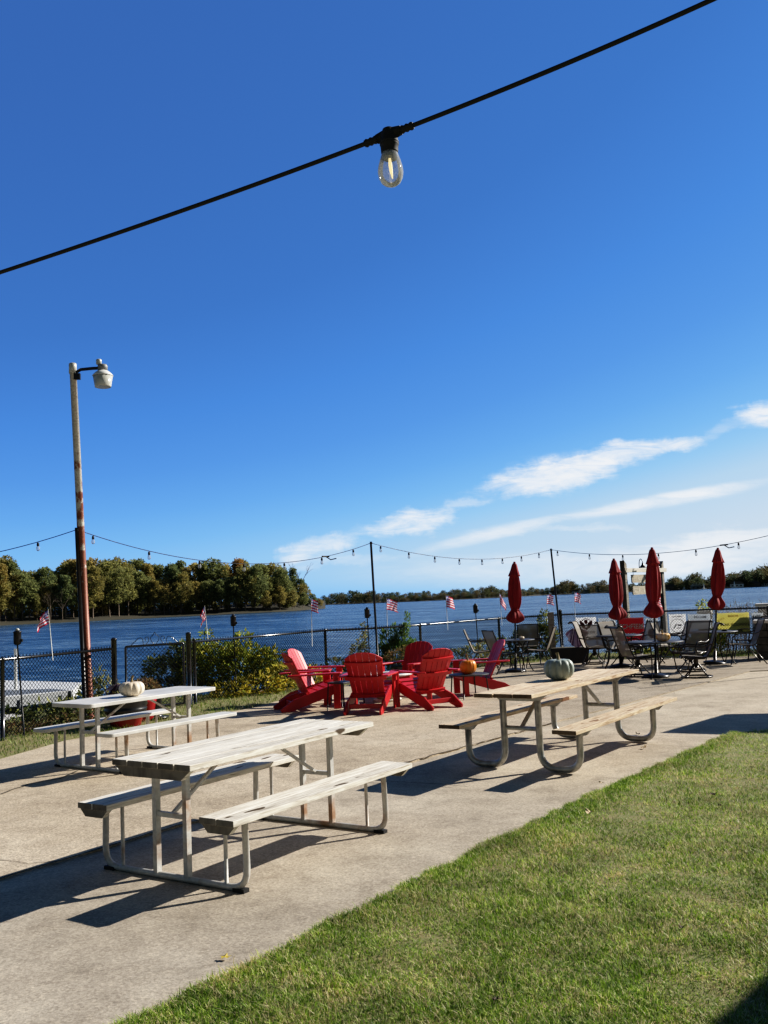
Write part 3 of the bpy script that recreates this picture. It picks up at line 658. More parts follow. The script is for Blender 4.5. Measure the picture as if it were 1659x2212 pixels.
def swivel_chair(label):
    t = thing('swivel_chair', label, 'patio chair', (0, 0, 0), 0, 'high-backed mesh swivel chairs')
    prof = smooth2([(.29, .40), (.22, .435), (-.02, .41), (-.17, .405), (-.24, .48), (-.34, .74), (-.42, .98), (-.46, 1.045), (-.51, 1.055), (-.55, 1.02)])
    sweep(MB(), prof, .255).build('sling', 'sling', t)
    mb = MB()
    for s in (-1, 1): mb.tube([(x, s*.265, z) for x, z in prof], .016, 6)
    for x, z in (prof[0], prof[12], prof[-1]): mb.tube([(x, -.265, z), (x, .265, z)], .014, 6)
    mb.build('frame', 'dark_frame', t)
    for s in (-1, 1):
        mb = MB(); mb.tube(smooth2([(-.31, s*.28, .66), (-.1, s*.32, .615), (.14, s*.33, .635), (.27, s*.32, .60), (.31, s*.31, .50), (.24, s*.30, .42), (.1, s*.28, .38), (-.05, s*.27, .40)]), .016, 6); mb.build('armrest', 'dark_frame', t)
    mb = MB(); mb.tube([(0, 0, .38), (0, 0, .2)], .045, 10); mb.box((0, 0, .375), (.34, .3, .03)); mb.build('swivel_post', 'dark_frame', t)
    mb = MB(); mb.tube([(.29*math.cos(2*PI*k/28), .29*math.sin(2*PI*k/28), .018) for k in range(28)], .016, 6, True); mb.build('base_ring', 'dark_frame', t)
    for k in range(4):
        c, s = math.cos(PI/4+k*PI/2), math.sin(PI/4+k*PI/2)
        mb = MB(); mb.tube([(.04*c, .04*s, .27), (.10*c, .10*s, .22), (.21*c, .21*s, .09), (.29*c, .29*s, .018)], .014, 6); mb.build('spoke', 'dark_frame', t)
    return t
def patio_table(label, p, rad, h=.70, rz=0.3):
    t = thing('patio_table', label, 'patio table', p, rz, 'round tables under the closed umbrellas')
    mb = MB(); mb.lathe([(.04, h-.022), (rad, h-.022), (rad+.008, h-.011), (rad, h), (.04, h), (.04, h-.022)], 40, cap=False); mb.build('top', 'glass_top', t)
    for k in range(4):
        c, s = math.cos(k*PI/2), math.sin(k*PI/2)
        mb = MB(); mb.tube([(q*rad*c, q*rad*s, z) for q, z in smooth2([(.78, h-.03), (.68, .52), (.66, .34), (.74, .14), (.92, 0)])], .012, 6); mb.build('leg', 'dark_frame', t)
    mb = MB(); mb.tube([(.67*rad*math.cos(2*PI*k/24), .67*rad*math.sin(2*PI*k/24), .36) for k in range(24)], .008, 5, True); mb.build('stretcher_ring', 'dark_frame', t)
    return t
def umbrella(label, p, top, seed, lean=0.0):
    r2 = random.Random(seed)
    t = thing('patio_umbrella', label, 'umbrella', p, 0, 'closed red patio umbrellas'); t.rotation_euler = (0, lean, 0)
    mb = MB(); mb.tube([(0, 0, 0), (0, 0, top-.05)], .019, 10); mb.build('pole', 'black_metal', t)
    mb = MB(); mb.lathe([(.24, 0), (.24, .035), (.20, .055), (.07, .08), (.035, .09), (.03, .28)], 28); mb.build('base', 'black_metal', t)
    L = 1.32; z0 = top
    prof = [(.022, 0), (.045, .015), (.062, .06), (.085, .16), (.12, .27), (.128, .295), (.098, .30), (.10, .34), (.118, .46), (.128, .62), (.132, .75), (.122, .88), (.098, .98), (.078, 1.035), (.105, 1.085), (.142, 1.14), (.168, 1.205), (.158, 1.26), (.115, 1.30), (.05, 1.33)]
    ph = [r2.uniform(0, 6) for _ in range(4)]
    def mod(a, j):
        z = prof[j][1]; k = min(1, z*3)
        v = 1+k*((.17 if .3 < z < 1.04 else .09)*(1-2*abs(math.sin(4*a+ph[0]+z*.6)))+.09*math.cos(5*a+ph[1]+z*2)+.08*math.cos(3*a+ph[2]-z*2))
        if z > 1.04: v += .16*math.cos(4*a+ph[3])+.08*math.cos(7*a)
        return v
    mb = MB(); mb.lathe([(r, z0-z) for r, z in reversed(prof)], 96, mod=lambda a, j: mod(a, len(prof)-1-j)); c = mb.build('canopy', 'red_cloth', t)
    mb = MB(); mb.tube([(.086*math.cos(2*PI*k/20), .086*math.sin(2*PI*k/20), z0-1.035) for k in range(20)], .009, 5, True); mb.build('tie_strap', 'red_cloth', c)
    mb = MB(); mb.lathe([(.02, z0-.01), (.03, z0+.01), (.02, z0+.03)], 12); mb.build('finial', 'red_cloth', t)
    return t
UA = at(1114, 1451); UB = deep(1332, 1300, 20.6); UB.z = 0; UC = at(1418, 1463); UD = at(1544, 1434)
umbrella('leftmost closed red umbrella, standing alone right of the red chairs', UA, 2.39, 1, .046)
umbrella('closed red umbrella left of the hanging sign boards', UB, 2.36, 2)
umbrella('closed red umbrella rising from the table with the mottled pumpkin', UC, 2.45, 3, .037)
umbrella('rightmost closed red umbrella, in front of the yellow banner', UD, 2.50, 4, .105)
patio_table('round dark table with a tiny white pumpkin under the leftmost umbrella', UA, .45, .70, .2)
patio_table('round table half hidden behind the chairs, in front of the red banner', UB, .50, .70, .5)
patio_table('large round dark table with the orange and cream mottled pumpkin', UC, .54, .68, -.45)
patio_table('round pale-topped table at far right below the yellow banner', UD, .52, .70, .8)
pumpkin('orange and cream mottled pumpkin on the large round table', at(1467, 1384, .68)-Vector((.30, 0, 0)), .135, .17, 10, .10, 'stripe_pumpkin', .05, 4)
pumpkin('tiny white gourd on the leftmost round table', UA+Vector((.16, -.1, .70)), .06, .07, 9, .08, 'cream_pumpkin', .03, 5)
pumpkin('pale yellow gourd on the table in front of the red banner', UB+Vector((-.05, -.25, .70)), .085, .10, 9, .08, 'cream_pumpkin', .03, 6)
mb = MB(); mb.lathe([(.05, 0), (.075, .03), (.07, .035), (.045, .012)], 20)
tag(mb.build('ashtray', 'pot_black', loc=UD+Vector((.25, -.05, .70))), 'small black ashtray on the pale table below the yellow banner', 'ashtray')
def P2(p, dx, dy): return (p[0]+dx, p[1]+dy, 0)
sc0 = sling_chair('mesh chair seen edge-on at the far left of the first umbrella table')
sc0.location = at(1046, 1446); sc0.rotation_euler = (0, 0, R(-8))
for (pp_, az, lb) in [
    (at(1094, 1453), 22, 'mesh chair behind the side-on red chair, turned to the first umbrella table'),
    (at(1143, 1432), -100, 'mesh chair on the lake side of the first umbrella table, by the shrub'),
    (at(1164, 1444), 162, 'mesh chair at the right of the first umbrella table, back tilted away'),
    (at(1301, 1437), 42, 'dark mesh chair behind the pale high-backed chairs, left of the red banner'),
    (UB+Vector((.62, .55, 0)), 205, 'mesh chair in front of the red banner, facing left'),
    (UB+Vector((1.05, -.25, 0)), 175, 'mesh chair seen edge-on just right of the third umbrella pole'),
    (UD+Vector((-.72, .45, 0)), -32, 'pale mesh chair in front of the round-logo banner'),
    (at(1608, 1434), 172, 'large mesh chair at far right with its back to the stone pillar'),
    (at(1630, 1422), 190, 'mesh chair mostly hidden behind the far right chair')]:
    pp_ = Vector(pp_); pp_.z = 0; dup(sc0, pp_, R(az), lb)
sw0 = swivel_chair('high-backed swivel chair beside the black planter, facing right')
sw0.location = at(1286, 1434); sw0.rotation_euler = (0, 0, R(-24)); sw0.scale = (.94, .94, .94)
for (pp_, az, lb) in [
    (at(1345, 1440), -58, 'pale sunlit high-backed swivel chair facing the viewer, left of the red banner'),
    (at(1379, 1461), 14, 'dark high-backed swivel chair nearest the tan picnic table'),
    (at(1494, 1450), 222, 'broad dark swivel chair facing the viewer in front of the round-logo banner'),
    (at(1506, 1463), 166, 'swivel chair with a pale rolled top, nearest at the right of the pumpkin table')]:
    dup(sw0, pp_, R(az), lb)

# ------------------------------------------------------------------ fences
def chain(mb, p, q, H, z0=.03, sp=.068, r=.0042):
    p, q = Vector((*p, 0)), Vector((*q, 0)); d = q-p; L = d.length; d.normalize()
    k = -H
    def seg(s0, h0, s1, h1):
        if s1 < s0: s0, h0, s1, h1 = s1, h1, s0, h0
        if s1 <= 0 or s0 >= L: return
        if s0 < 0: h0 += (h1-h0)*(0-s0)/(s1-s0); s0 = 0
        if s1 > L: h1 = h0+(h1-h0)*(L-s0)/(s1-s0); s1 = L
        mb.tube([p+d*s0+Vector((0, 0, z0+h0)), p+d*s1+Vector((0, 0, z0+h1))], r, 3, caps=False)
    while k < L+H:
        seg(k, 0, k+H, H); seg(k+H, 0, k, H); k += sp
def fence(name, label, pts, H, posts, cap=True, over=.05):
    t = thing(name, label, 'fence', (0, 0, 0))
    mb = MB(); mb.tube([(x, y, H) for x, y in pts], .021, 8); mb.build('top_rail', 'fence_black', t)
    mb = MB()
    for a, b in zip(pts, pts[1:]): chain(mb, a, b, H-.03+over)
    mb.build('chain_mesh', 'wire', t)
    for (x, y, r, h) in posts:
        mb = MB(); mb.tube([(x, y, -.02), (x, y, h)], r, 10); mb.lathe([(r*1.15, h), (r*1.1, h+.02), (r*.4, h+.04)], 10, (x, y, 0)); mb.build('post', 'fence_black', t)
    return t
termL = at(252, 1390, 1.2); gL = at(273, 1390, 1.2); gR = at(398, 1383, 1.2); termR = at(404, 1383, 1.2)
def on(x, y, z=1.1): p = at(x, y, z); return (p.x, p.y)
pL = on(5, 1425); tL = on(246, 1401); gl = on(271, 1397); gr = on(396, 1389); tr = on(407, 1387)
pB = (pL[0]-2.2, pL[1]-4.5)
fence('chain_link_fence', 'black chain-link fence at left, behind the white picnic table and lamp post', [pB, pL, tL], 1.1, [(*pL, .03, 1.1), (*tL, .045, 1.24)])
g_ = thing('chain_link_gate', 'black chain-link gate with a scrolled top between the heavy posts', 'gate', (0, 0, 0))
mb = MB(); mb.tube(bend([(*gl, .06), (*gl, 1.1), (*gr, 1.1), (*gr, .06), (*gl, .06)], .03), .02, 8); mb.build('gate_frame', 'fence_black', g_)
mb = MB(); chain(mb, gl, gr, 1.04, .06); mb.build('chain_mesh', 'wire', g_)
mb = MB(); gm = (Vector((*gl, 0))+Vector((*gr, 0)))/2; gd = (Vector((*gr, 0))-Vector((*gl, 0))).normalized()
V3 = lambda u, z: gm+gd*u+Vector((0, 0, z))
def sm3(p, n=5): return [Vector(q) for q in smooth2([tuple(v) for v in p], n)]
for s in (-1, 1):
    mb.tube(sm3([V3(s*.02, 1.12), V3(s*.06, 1.17), V3(s*.075, 1.23), V3(s*.03, 1.27), V3(0, 1.32)]), .006, 5)
    mb.tube(sm3([V3(s*.42, 1.11), V3(s*.35, 1.17), V3(s*.28, 1.23), V3(s*.22, 1.22), V3(s*.20, 1.12)]), .006, 5)
    mb.tube(sm3([V3(s*.15, 1.12), V3(s*.11, 1.18), V3(s*.12, 1.24), V3(s*.17, 1.23), V3(s*.16, 1.18)]), .006, 5)
mb.build('scrollwork', 'fence_black', g_)
mid = [tr, on(575, 1373), on(702, 1362), on(811, 1357), on(907, 1350), on(1077, 1336), (4.58, 24.9)]
fence('chain_link_fence', 'long black chain-link fence along the lake behind the red chairs', mid, 1.1,
      [(*tr, .045, 1.24), (*on(419, 1386), .03, 1.12), (*on(702, 1362), .03, 1.1), (*on(907, 1350), .03, 1.1), (*on(1077, 1336), .03, 1.1), (4.58, 24.9, .045, 1.2)])
fence('chain_link_fence', 'black chain-link fence at right with the banners tied to it', FR, 1.1,
      [(6.95, 23.80, .03, 1.1), (9.25, 22.74, .03, 1.1), (12, 21.46, .03, 1.1)])

# ------------------------------------------------------------------ lamp post and string lights
lb = at(194, 1566); lb = Vector((deep(194, 1500, 14.9).x, 14.9, 0)); ltop = deep(157, 786, 14.75)
t = thing('lamp_post', 'tall rusting lamp post with a grey barn-style lamp at its top', 'lamp post', lb)
lt = ltop-lb
mb = MB(); mb.tube([(0, 0, -.03), lt*.5, lt], [.066, .060, .055], 14); mb.build('pole', 'pole', t)
mb = MB(); mb.lathe([(.062, -.02), (.062, .14), (.05, .15)], 14, lt-Vector((0, 0, .14))); mb.build('pole_cap', 'lens', t)
hd = deep(222, 808, 14.6)-lb
mb = MB(); a0 = lt+Vector((.03, 0, -.16)); mb.tube([a0, a0+Vector((.1, 0, .06)), hd+Vector((-.16, 0, .10)), hd+Vector((-.08, 0, .10))], .026, 8)
mb.box(a0+Vector((.04, -.02, -.06)), (.12, .05, .10)); mb.build('arm', 'black_metal', t)
mb = MB(); mb.lathe([(.075, .05), (.08, .13), (.065, .155), (.03, .16)], 20, hd); h_ = mb.build('lamp_housing', 'grey', t)
mb = MB(); mb.lathe([(.03, .155), (.045, .165), (.045, .235), (.035, .245)], 14, hd+Vector((-.06, 0, 0))); mb.build('photocell', 'lens', h_)
mb = MB(); mb.lathe([(.16, -.035), (.162, -.025), (.12, .02), (.075, .055)], 30, hd, mod=lambda a, j: 1+.015*math.cos(15*a)); mb.build('reflector', 'white', t)
mb = MB(); mb.lathe([(.125, -.215), (.13, -.20), (.155, -.04)], 30, hd); mb.build('lens', 'lens', t)

def light_pole(label, base, top, r=.024):
    t = thing('string_light_pole', label, 'pole', base, 0, 'thin black poles carrying the string lights')
    b = Vector(base); d = Vector(top)-b
    mb = MB(); mb.tube([(0, 0, -.02), d], r, 8); mb.build('pole', 'black_metal', t)
    mb = MB(); mb.tube([d+Vector((0, 0, -.06)), d+Vector((.03, -.03, -.05)), d+Vector((.03, -.03, -.02))], .006, 5); mb.build('hook', 'galv', t); return Vector(top)
def pbase(x, y, xt, yt, Y):
    b = deep(x, y, Y); b.z = 0; tp = deep(xt, yt, Y); return b, tp
b0, t0 = pbase(184, 1500, 166, 1140, 14.78); b1, t1 = pbase(818, 1450, 801, 1170, 20.05); b2, t2 = pbase(1214, 1400, 1190, 1185, 24.75)
q0 = light_pole('thin black pole strapped beside the rusting lamp post', b0, t0, .035)
q1 = light_pole('thin black upright pole at the fence behind the red chairs', b1, t1)
q2 = light_pole('thin black leaning pole at the fence corner left of the white banner', b2, t2)
q3 = deep(1790, 1118, 18.0); b3 = Vector((q3.x+.1, 18.0, 0))
q3 = light_pole('thin black pole at the right end of the string lights, beyond the tables', b3, q3)
qL = deep(-420, 1215, 15.5)
qL = light_pole('thin black pole at the left end of the string lights', Vector((qL.x, 15.5, 0)), qL)
def bulb_parts(t, p, s=1.0, fine=False, ax=None):
    n = 20 if fine else 10; p = Vector(p)
    mb = MB()
    prof = [(.006, .017), (.011, .014), (.0155, .003), (.0160, -.008), (.0175, -.010), (.0175, -.0125), (.0163, -.0135), (.0175, -.0150), (.0163, -.0165), (.0155, -.029), (.0155, -.031), (.011, -.031)]
    mb.lathe([(r*s, z*s) for r, z in reversed(prof)], n, p)
    if ax is not None:
        a = ax.normalized()
        for sg in (-1, 1):
            pts_ = [p+a*(sg*(.010+.0042*k))+Vector((0, 0, .004)) for k in range(10)]
            mb.tube(pts_, [.0078 if k % 2 == 0 else .006 for k in range(10)], 10)
            mb.tube([p+Vector((0, 0, .004)), p+a*(sg*.024)+Vector((0, 0, .004))], [.0125, .0085], 10)
    so = mb.build('socket', 'rubber', t)
    mb = MB(); pr = [(.0140, -.028), (.0160, -.036), (.0192, -.046), (.0222, -.057), (.0232, -.067), (.0218, -.077), (.0172, -.086), (.0100, -.0915), (.002, -.0935)]
    mb.lathe([(r*s, z*s) for r, z in reversed(pr)], n+6 if fine else n, p); mb.build('bulb', 'bulb', so)
    if fine:
        mb = MB(); mb.lathe([(.0138, -.041), (.0142, -.034), (.0142, -.031)], 16, p); mb.build('bulb_collar', 'grey', so)
        mb = MB(); mb.tube([p+Vector((-.0005, 0, -.041)), p+Vector((0, 0, -.053)), p+Vector((.0012, 0, -.066)), p+Vector((.003, 0, -.079))], [.0022, .0034, .0028, .0009], 8); mb.build('filament', 'filament', so)
def span(label, a, b, sag, xs, s=1.25, joints=()):
    t = thing('light_string', label, 'string lights', (0, 0, 0), 0, 'string lights hung along the lake fence')
    f = lambda u: a+(b-a)*u+Vector((0, 0, -4*sag*u*(1-u)))
    mb = MB(); mb.tube([f(k/40) for k in range(41)], .0065, 5); mb.build('cable', 'wire', t)
    for x in xs:
        lo, hi = 0.0, 1.0
        for _ in range(40):
            m_ = (lo+hi)/2
            if proj(f(m_))[0] < x: lo = m_
            else: hi = m_
        bulb_parts(t, f(lo)+Vector((0, 0, -.03)), s)
    for u in joints:
        p = f(u); mb = MB(); mb.tube([p-(b-a).normalized()*.10, p+(b-a).normalized()*.10], .017, 6); mb.tube([p, p+Vector((.1, 0, -.07)), p+Vector((.22, 0, -.05))], .012, 6); mb.build('connector', 'rubber', t)
    return t
z_ = Vector((0, 0, -.03))
span('string of lights at far left, running out of view from the lamp post', qL+z_, q0+z_, .25, [-120, -20, 82])
span('string of clear bulbs sagging from the lamp post to the middle pole', q0+z_, q1+z_, .50, [201, 322, 431, 527, 614, 695, 763], joints=(.80,))
span('string of clear bulbs from the middle pole to the leaning pole', q1+z_, q2+z_, .30, [822, 883, 939, 992, 1041, 1085, 1126, 1164])
span('string of clear bulbs from the leaning pole towards the right edge', q2+z_, q3+z_, .36, [1204, 1273, 1345, 1422, 1503, 1595, 1690], joints=(.69,))
# the near string across the sky
t = thing('light_string', 'thick black light cable close overhead with one clear bulb', 'string lights')
cA = deep(-260, 672, 2.02); cB = deep(840, 291, 1.60); cC = deep(1900, -178, 1.30)
path = []
for k in range(61):
    u = k/60; path.append((cA*(2*(u-.5)*(u-1))+cB*(4*u*(1-u))+cC*(2*u*(u-.5))))
mb = MB(); mb.tube(path, .0041, 10); mb.build('cable', 'rubber', t)
bulb_parts(t, cB+Vector((0, 0, -.004)), 1.0, True, path[31]-path[29])

# ------------------------------------------------------------------ torches and small flags on the fence
def torch(label, base, x, ytop, Y):
    b = Vector(base); top = deep(x, ytop, Y); d = Vector((top.x-b.x, top.y-b.y, top.z))
    t = thing('garden_torch', label, 'torch', (b.x, b.y, 0), 0, 'black garden torches along the fence')
    k = (d.z-.22)/d.z
    mb = MB(); mb.tube([(0, 0, -.02), d*k], .011, 6); mb.build('pole', 'black_metal', t)
    mb = MB(); mb.lathe([(.028, -.01), (.045, .0), (.052, .02), (.054, .09), (.052, .16), (.058, .165), (.058, .175), (.038, .19)], 16, d*k, mod=lambda a, j: 1+.05*math.cos(8*a)); mb.box(d*k+Vector((.055, -.01, .05)), (.05, .03, .04)); mb.build('torch_head', 'black_metal', t)
    mb = MB(); mb.lathe([(.028, .19), (.03, .21), (.015, .225)], 10, d*k); mb.build('snuffer_cap', 'lens' if ytop > 1340 else 'black_metal', t)
torch('black torch at far left by the fence post, tall lantern head', at(53, 1592), 35, 1358, 13.25)
torch('black torch in front of the yellow-green bush', at(511, 1502), 503, 1327, 18.1)
torch('black torch just left of the middle pole', (on(797, 1358)[0], on(797, 1358)[1]-.1), 792, 1312, 20.0)
torch('black torch between the middle pole and the first umbrella', (on(1030, 1341)[0], on(1030, 1341)[1]-.1), 1026, 1304, 22.5)
def flag(label, x0, y0, x1, y1, Y, w, h, droop, seed, side=1, rows=9):
    a = deep(x0, y0, Y); b = deep(x1, y1, Y)
    t = thing('small_flag', label, 'flag', a, 0, 'small striped flags on the fence'); d = b-a
    mb = MB(); mb.tube([(0, 0, -.1), d], .006, 5); mb.build('pole', 'white', t)
    r2 = random.Random(seed); n = 14; mb = MB(); vs = []; p1 = r2.uniform(0, 6)
    up = d.normalized()
    for j in range(rows+1):
        v = j/rows
        for i in range(n+1):
            u = i/n
            x = side*u*w*(1-.25*droop*(1-v)); zz = -v*h-droop*u*(.25+.3*u)*h*1.3
            yy = .05*math.sin(u*6+p1+v)*u+.02*math.sin(u*11+v*4)
            vs.append(d*.985+up*(zz)+Vector((x+.03*droop*math.sin(v*5+p1)*u, yy, 0)))
    for j in range(rows):
        for i in range(n):
            q = (j*(n+1)+i, j*(n+1)+i+1, (j+1)*(n+1)+i+1, (j+1)*(n+1)+i)
            canton = j < 4 and i < 5
            mi = 2 if canton and not ((i+j) % 2 == 0 and 0 < j < 4 and i % 2 == 1) else (1 if canton else (0 if j % 2 == 0 else 1))
            mb.add([vs[k] for k in q], [(0, 1, 2, 3)], True, mi)
    c = mb.build('cloth', ['flag_red', 'flag_white', 'flag_blue'], t)
    return t
flag('small striped flag left of the lamp post, drooping from a tilted stick', 114, 1412, 104, 1316, 13.6, .20, .20, .9, 1, -1)
flag('small striped flag above the bush near the gate, half furled', 449, 1372, 442, 1308, 17.3, .11, .24, 1.1, 2, -1)
flag('small striped flag just right of the dead tree, spread open', 674, 1388, 672, 1293, 19.5, .145, .25, .3, 3)
flag('small striped flag blowing right, beside the middle pole', 837, 1365, 835, 1292, 20.4, .25, .24, .5, 4)
flag('small striped flag midway between the middle pole and the first umbrella', 967, 1352, 963, 1286, 21.6, .18, .26, .35, 5)
flag('small limp striped flag close left of the first umbrella', 1084, 1343, 1079, 1281, 23.6, .13, .27, .9, 6)
flag('small striped flag just left of the leaning pole', 1182, 1335, 1181, 1284, 24.8, .19, .24, .3, 7)
flag('small striped flag right of the leaning pole over the white banner', 1242, 1340, 1241, 1279, 24.6, .18, .24, .45, 8)
flag('small striped flag tucked behind the third umbrella', 1412, 1345, 1411, 1280, 24.0, .22, .30, .5, 9)

# ------------------------------------------------------------------ banners on the right fence (tied to its lake side)
fd = (Vector((*FR[1], 0))-Vector((*FR[0], 0))).normalized(); fn = Vector((-fd.y, fd.x, 0)) # lakeward normal
if fn.y < 0: fn = -fn
fang = math.atan2(fd.y, fd.x)
def fence_s(x, y):      # parameter along the right fence where the sight line crosses its plane
    d = ray(x, y); p0 = Vector((*FR[0], 0)); k = (p0-CAM).dot(fn)/d.dot(fn); q = CAM+d*k
    return (q-p0).dot(fd), q.z
def banner(label, x0, y0, x1, y1, m_, group='banners tied to the right-hand fence'):
    s0, za = fence_s(x0, y0); s1, zb = fence_s(x1, y1)
    w, h = abs(s1-s0), abs(za-zb); zm = min(za, zb)
    p = Vector((*FR[0], 0))+fd*min(s0, s1)+fn*.03; p.z = zm
    t = thing('fence_banner', label, 'banner', p, fang, group)
    mb = MB(); n = 12; vs = []
    for j in range(5):
        for i in range(n+1):
            vs.append((w*i/n, .012*math.sin(i*1.7+j*.9)*(.3+j*.1), h*j/4-.010*abs(math.sin(i*PI/6))*(j == 4)))
    mb.add(vs, [(j*(n+1)+i, j*(n+1)+i+1, (j+1)*(n+1)+i+1, (j+1)*(n+1)+i) for j in range(4) for i in range(n)], True)
    mb.build('vinyl', m_, t); return t, w, h
def text(t, s, x, z, size, m_, name='lettering', sx=1.0, ital=0):
    c = bpy.data.curves.new(name, 'FONT'); c.body = s; c.size = size; c.align_x = 'CENTER'; c.align_y = 'CENTER'; c.offset = size*.025; c.shear = ital
    c.materials.append(M[m_]); tmp = bpy.data.objects.new(name, c); COL.objects.link(tmp); dg = bpy.context.evaluated_depsgraph_get()
    me = bpy.data.meshes.new_from_object(tmp.evaluated_get(dg)); bpy.data.objects.remove(tmp); bpy.data.curves.remove(c)
    o = bpy.data.objects.new(name, me); COL.objects.link(o); o.parent = t
    o.location = (x, -.022, z); o.rotation_euler = (PI/2, 0, 0); o.scale = (sx, 1, 1); return o
def plate(t, polys, m_, name, y=-.020):
    mb = MB()
    for k, poly in enumerate(polys): mb.add([(x, y-.0005*k, z) for x, z in poly], [tuple(range(len(poly)))])
    return mb.build(name, m_, t)
def circ(cx, cz, r, n=28, sq=1.0): return [(cx+r*math.cos(2*PI*k/n), cz+sq*r*math.sin(2*PI*k/n)) for k in range(n)]
def ring(t, cx, cz, r, w, m_, name, y=-.020, sq=1.0):
    mb = MB(); n = 32; vs = [(cx+(r+(w if k % 2 else 0))*math.cos(PI*k/n), y, cz+sq*(r+(w if k % 2 else 0))*math.sin(PI*k/n)) for k in range(2*n)]
    # interleaved inner and outer
    vi = [(cx+r*math.cos(2*PI*k/n), y, cz+sq*r*math.sin(2*PI*k/n)) for k in range(n)]; vo = [(cx+(r+w)*math.cos(2*PI*k/n), y, cz+sq*(r+w)*math.sin(2*PI*k/n)) for k in range(n)]
    mb.add(vi+vo, [(k, (k+1) % n, n+(k+1) % n, n+k) for k in range(n)]); return mb.build(name, m_, t)
def scribble(t, x0, x1, z, hgt, m_, seed, name='small_print', n=None, slope=0.0):
    r2 = random.Random(seed); x = x0; polys = []
    while x < x1:
        w = hgt*r2.uniform(.25, .6); hh_ = hgt*r2.uniform(.6, 1.0); zz = z+slope*(x-x0)
        if r2.random() < .85: polys.append([(x, zz), (x+w, zz+slope*w), (x+w+hgt*r2.uniform(-.1, .15), zz+hh_), (x+hgt*r2.uniform(-.1, .1), zz+hh_*r2.uniform(.7, 1))])
        x += w+hgt*r2.uniform(.15, .4)
    return plate(t, polys, m_, name)
# white banner with the crest
t, w, h = banner('white banner with a maroon eagle crest over dark lettering', 1243, 1334, 1290, 1380, 'banner_white')
cx, cz = w*.5, h*.70; s = h*.30
ring(t, cx, cz, s*.72, s*.10, 'maroon', 'crest')
plate(t, [[(cx-s*.95, cz+s*.55), (cx-s*.35, cz+s*.15), (cx-s*.12, cz-s*.25), (cx-s*.3, cz-s*.75), (cx-s*.75, cz-s*.35), (cx-s*.98, cz+s*.1)],
          [(cx+s*.95, cz+s*.55), (cx+s*.35, cz+s*.15), (cx+s*.12, cz-s*.25), (cx+s*.3, cz-s*.75), (cx+s*.75, cz-s*.35), (cx+s*.98, cz+s*.1)],
          [(cx-s*.22, cz+s*.6), (cx+s*.22, cz+s*.6), (cx+s*.30, cz+s*.2), (cx, cz-s*.15), (cx-s*.30, cz+s*.2)],
          [(cx-s*.25, cz-s*.55), (cx+s*.25, cz-s*.55), (cx, cz-s*1.05)]], 'maroon', 'crest', -.024)
text(t, 'EAGLE EYE', w*.52, h*.30, h*.155, 'ink')
scribble(t, w*.2, w*.8, h*.12, h*.05, 'ink', 3)
# faint grey banners with writing too worn to read
t, w, h = banner('grey weathered banner with faint dark writing, right of the eagle crest banner', 1292, 1335, 1332, 1376, 'banner_grey')
scribble(t, w*.1, w*.85, h*.70, h*.16, 'ink', 4); scribble(t, w*.1, w*.9, h*.42, h*.13, 'ink', 5)
t, w, h = banner('red banner with slanting white lettering behind the second umbrella', 1333, 1335, 1393, 1383, 'banner_red')
text(t, 'LITCHFIELD', w*.45, h*.60, h*.30, 'letter_white', sx=.92, ital=.15)
text(t, 'OUT', w*.40, h*.22, h*.26, 'letter_white', ital=.15); plate(t, [circ(w*.92, h*.62, h*.07)], 'letter_white', 'comma_mark')
t, w, h = banner('grey banner with an orange round emblem beside the red banner', 1394, 1335, 1424, 1382, 'banner_grey')
scribble(t, w*.1, w*.9, h*.80, h*.12, 'ink', 6); plate(t, [circ(w*.5, h*.30, h*.22)], 'orange', 'emblem'); plate(t, [[(w*.3, h*.24), (w*.7, h*.32), (w*.72, h*.40), (w*.3, h*.32)]], 'maroon', 'emblem_stroke', -.024)
t, w, h = banner('white banner with a round black line logo', 1444, 1327, 1484, 1373, 'banner_white')
cx, cz = w*.48, h*.46; ring(t, cx, cz, h*.30, h*.022, 'ink', 'logo_ring')
plate(t, [[(cx-h*.02, cz+h*.06), (cx+h*.20, cz+h*.06), (cx+h*.17, cz-h*.01), (cx+h*.04, cz-h*.01)], [(cx-h*.2, cz-h*.12), (cx-h*.05, cz+h*.1), (cx-h*.02, cz+h*.08), (cx-h*.15, cz-h*.14)], [(cx-h*.05, cz-h*.1), (cx+h*.15, cz-h*.08), (cx+h*.15, cz-h*.11), (cx-h*.05, cz-h*.13)]], 'ink', 'logo_drawing')
scribble(t, w*.2, w*.75, h*.85, h*.08, 'ink', 7)
t, w, h = banner('grey banner with faint dark writing between the round-logo and yellow banners', 1485, 1327, 1536, 1358, 'banner_grey')
scribble(t, w*.3, w*.75, h*.72, h*.16, 'ink', 8); scribble(t, w*.08, w*.92, h*.42, h*.15, 'ink', 9)
t, w, h = banner('yellow banner reading 5 STAR ROOFING with a phone number', 1546, 1324.5, 1621, 1369, 'yellow')
text(t, '5 STAR ROOFING', w*.50, h*.44, h*.185, 'ink', sx=.98); text(t, '517-425-505', w*.48, h*.13, h*.175, 'ink', sx=1.0)
scribble(t, w*.06, w*.26, h*.60, h*.10, 'orange', 10, 'faded_script', slope=.5); scribble(t, w*.32, w*.75, h*.80, h*.11, 'orange', 11, 'faded_script')
t, w, h = banner('grey banner with faint dark writing right of the yellow banner', 1623, 1324, 1652, 1374, 'banner_grey')
scribble(t, w*.1, w*.8, h*.78, h*.13, 'ink', 12); scribble(t, w*.1, w*.9, h*.55, h*.13, 'ink', 13); scribble(t, w*.1, w*.7, h*.32, h*.12, 'ink', 14)

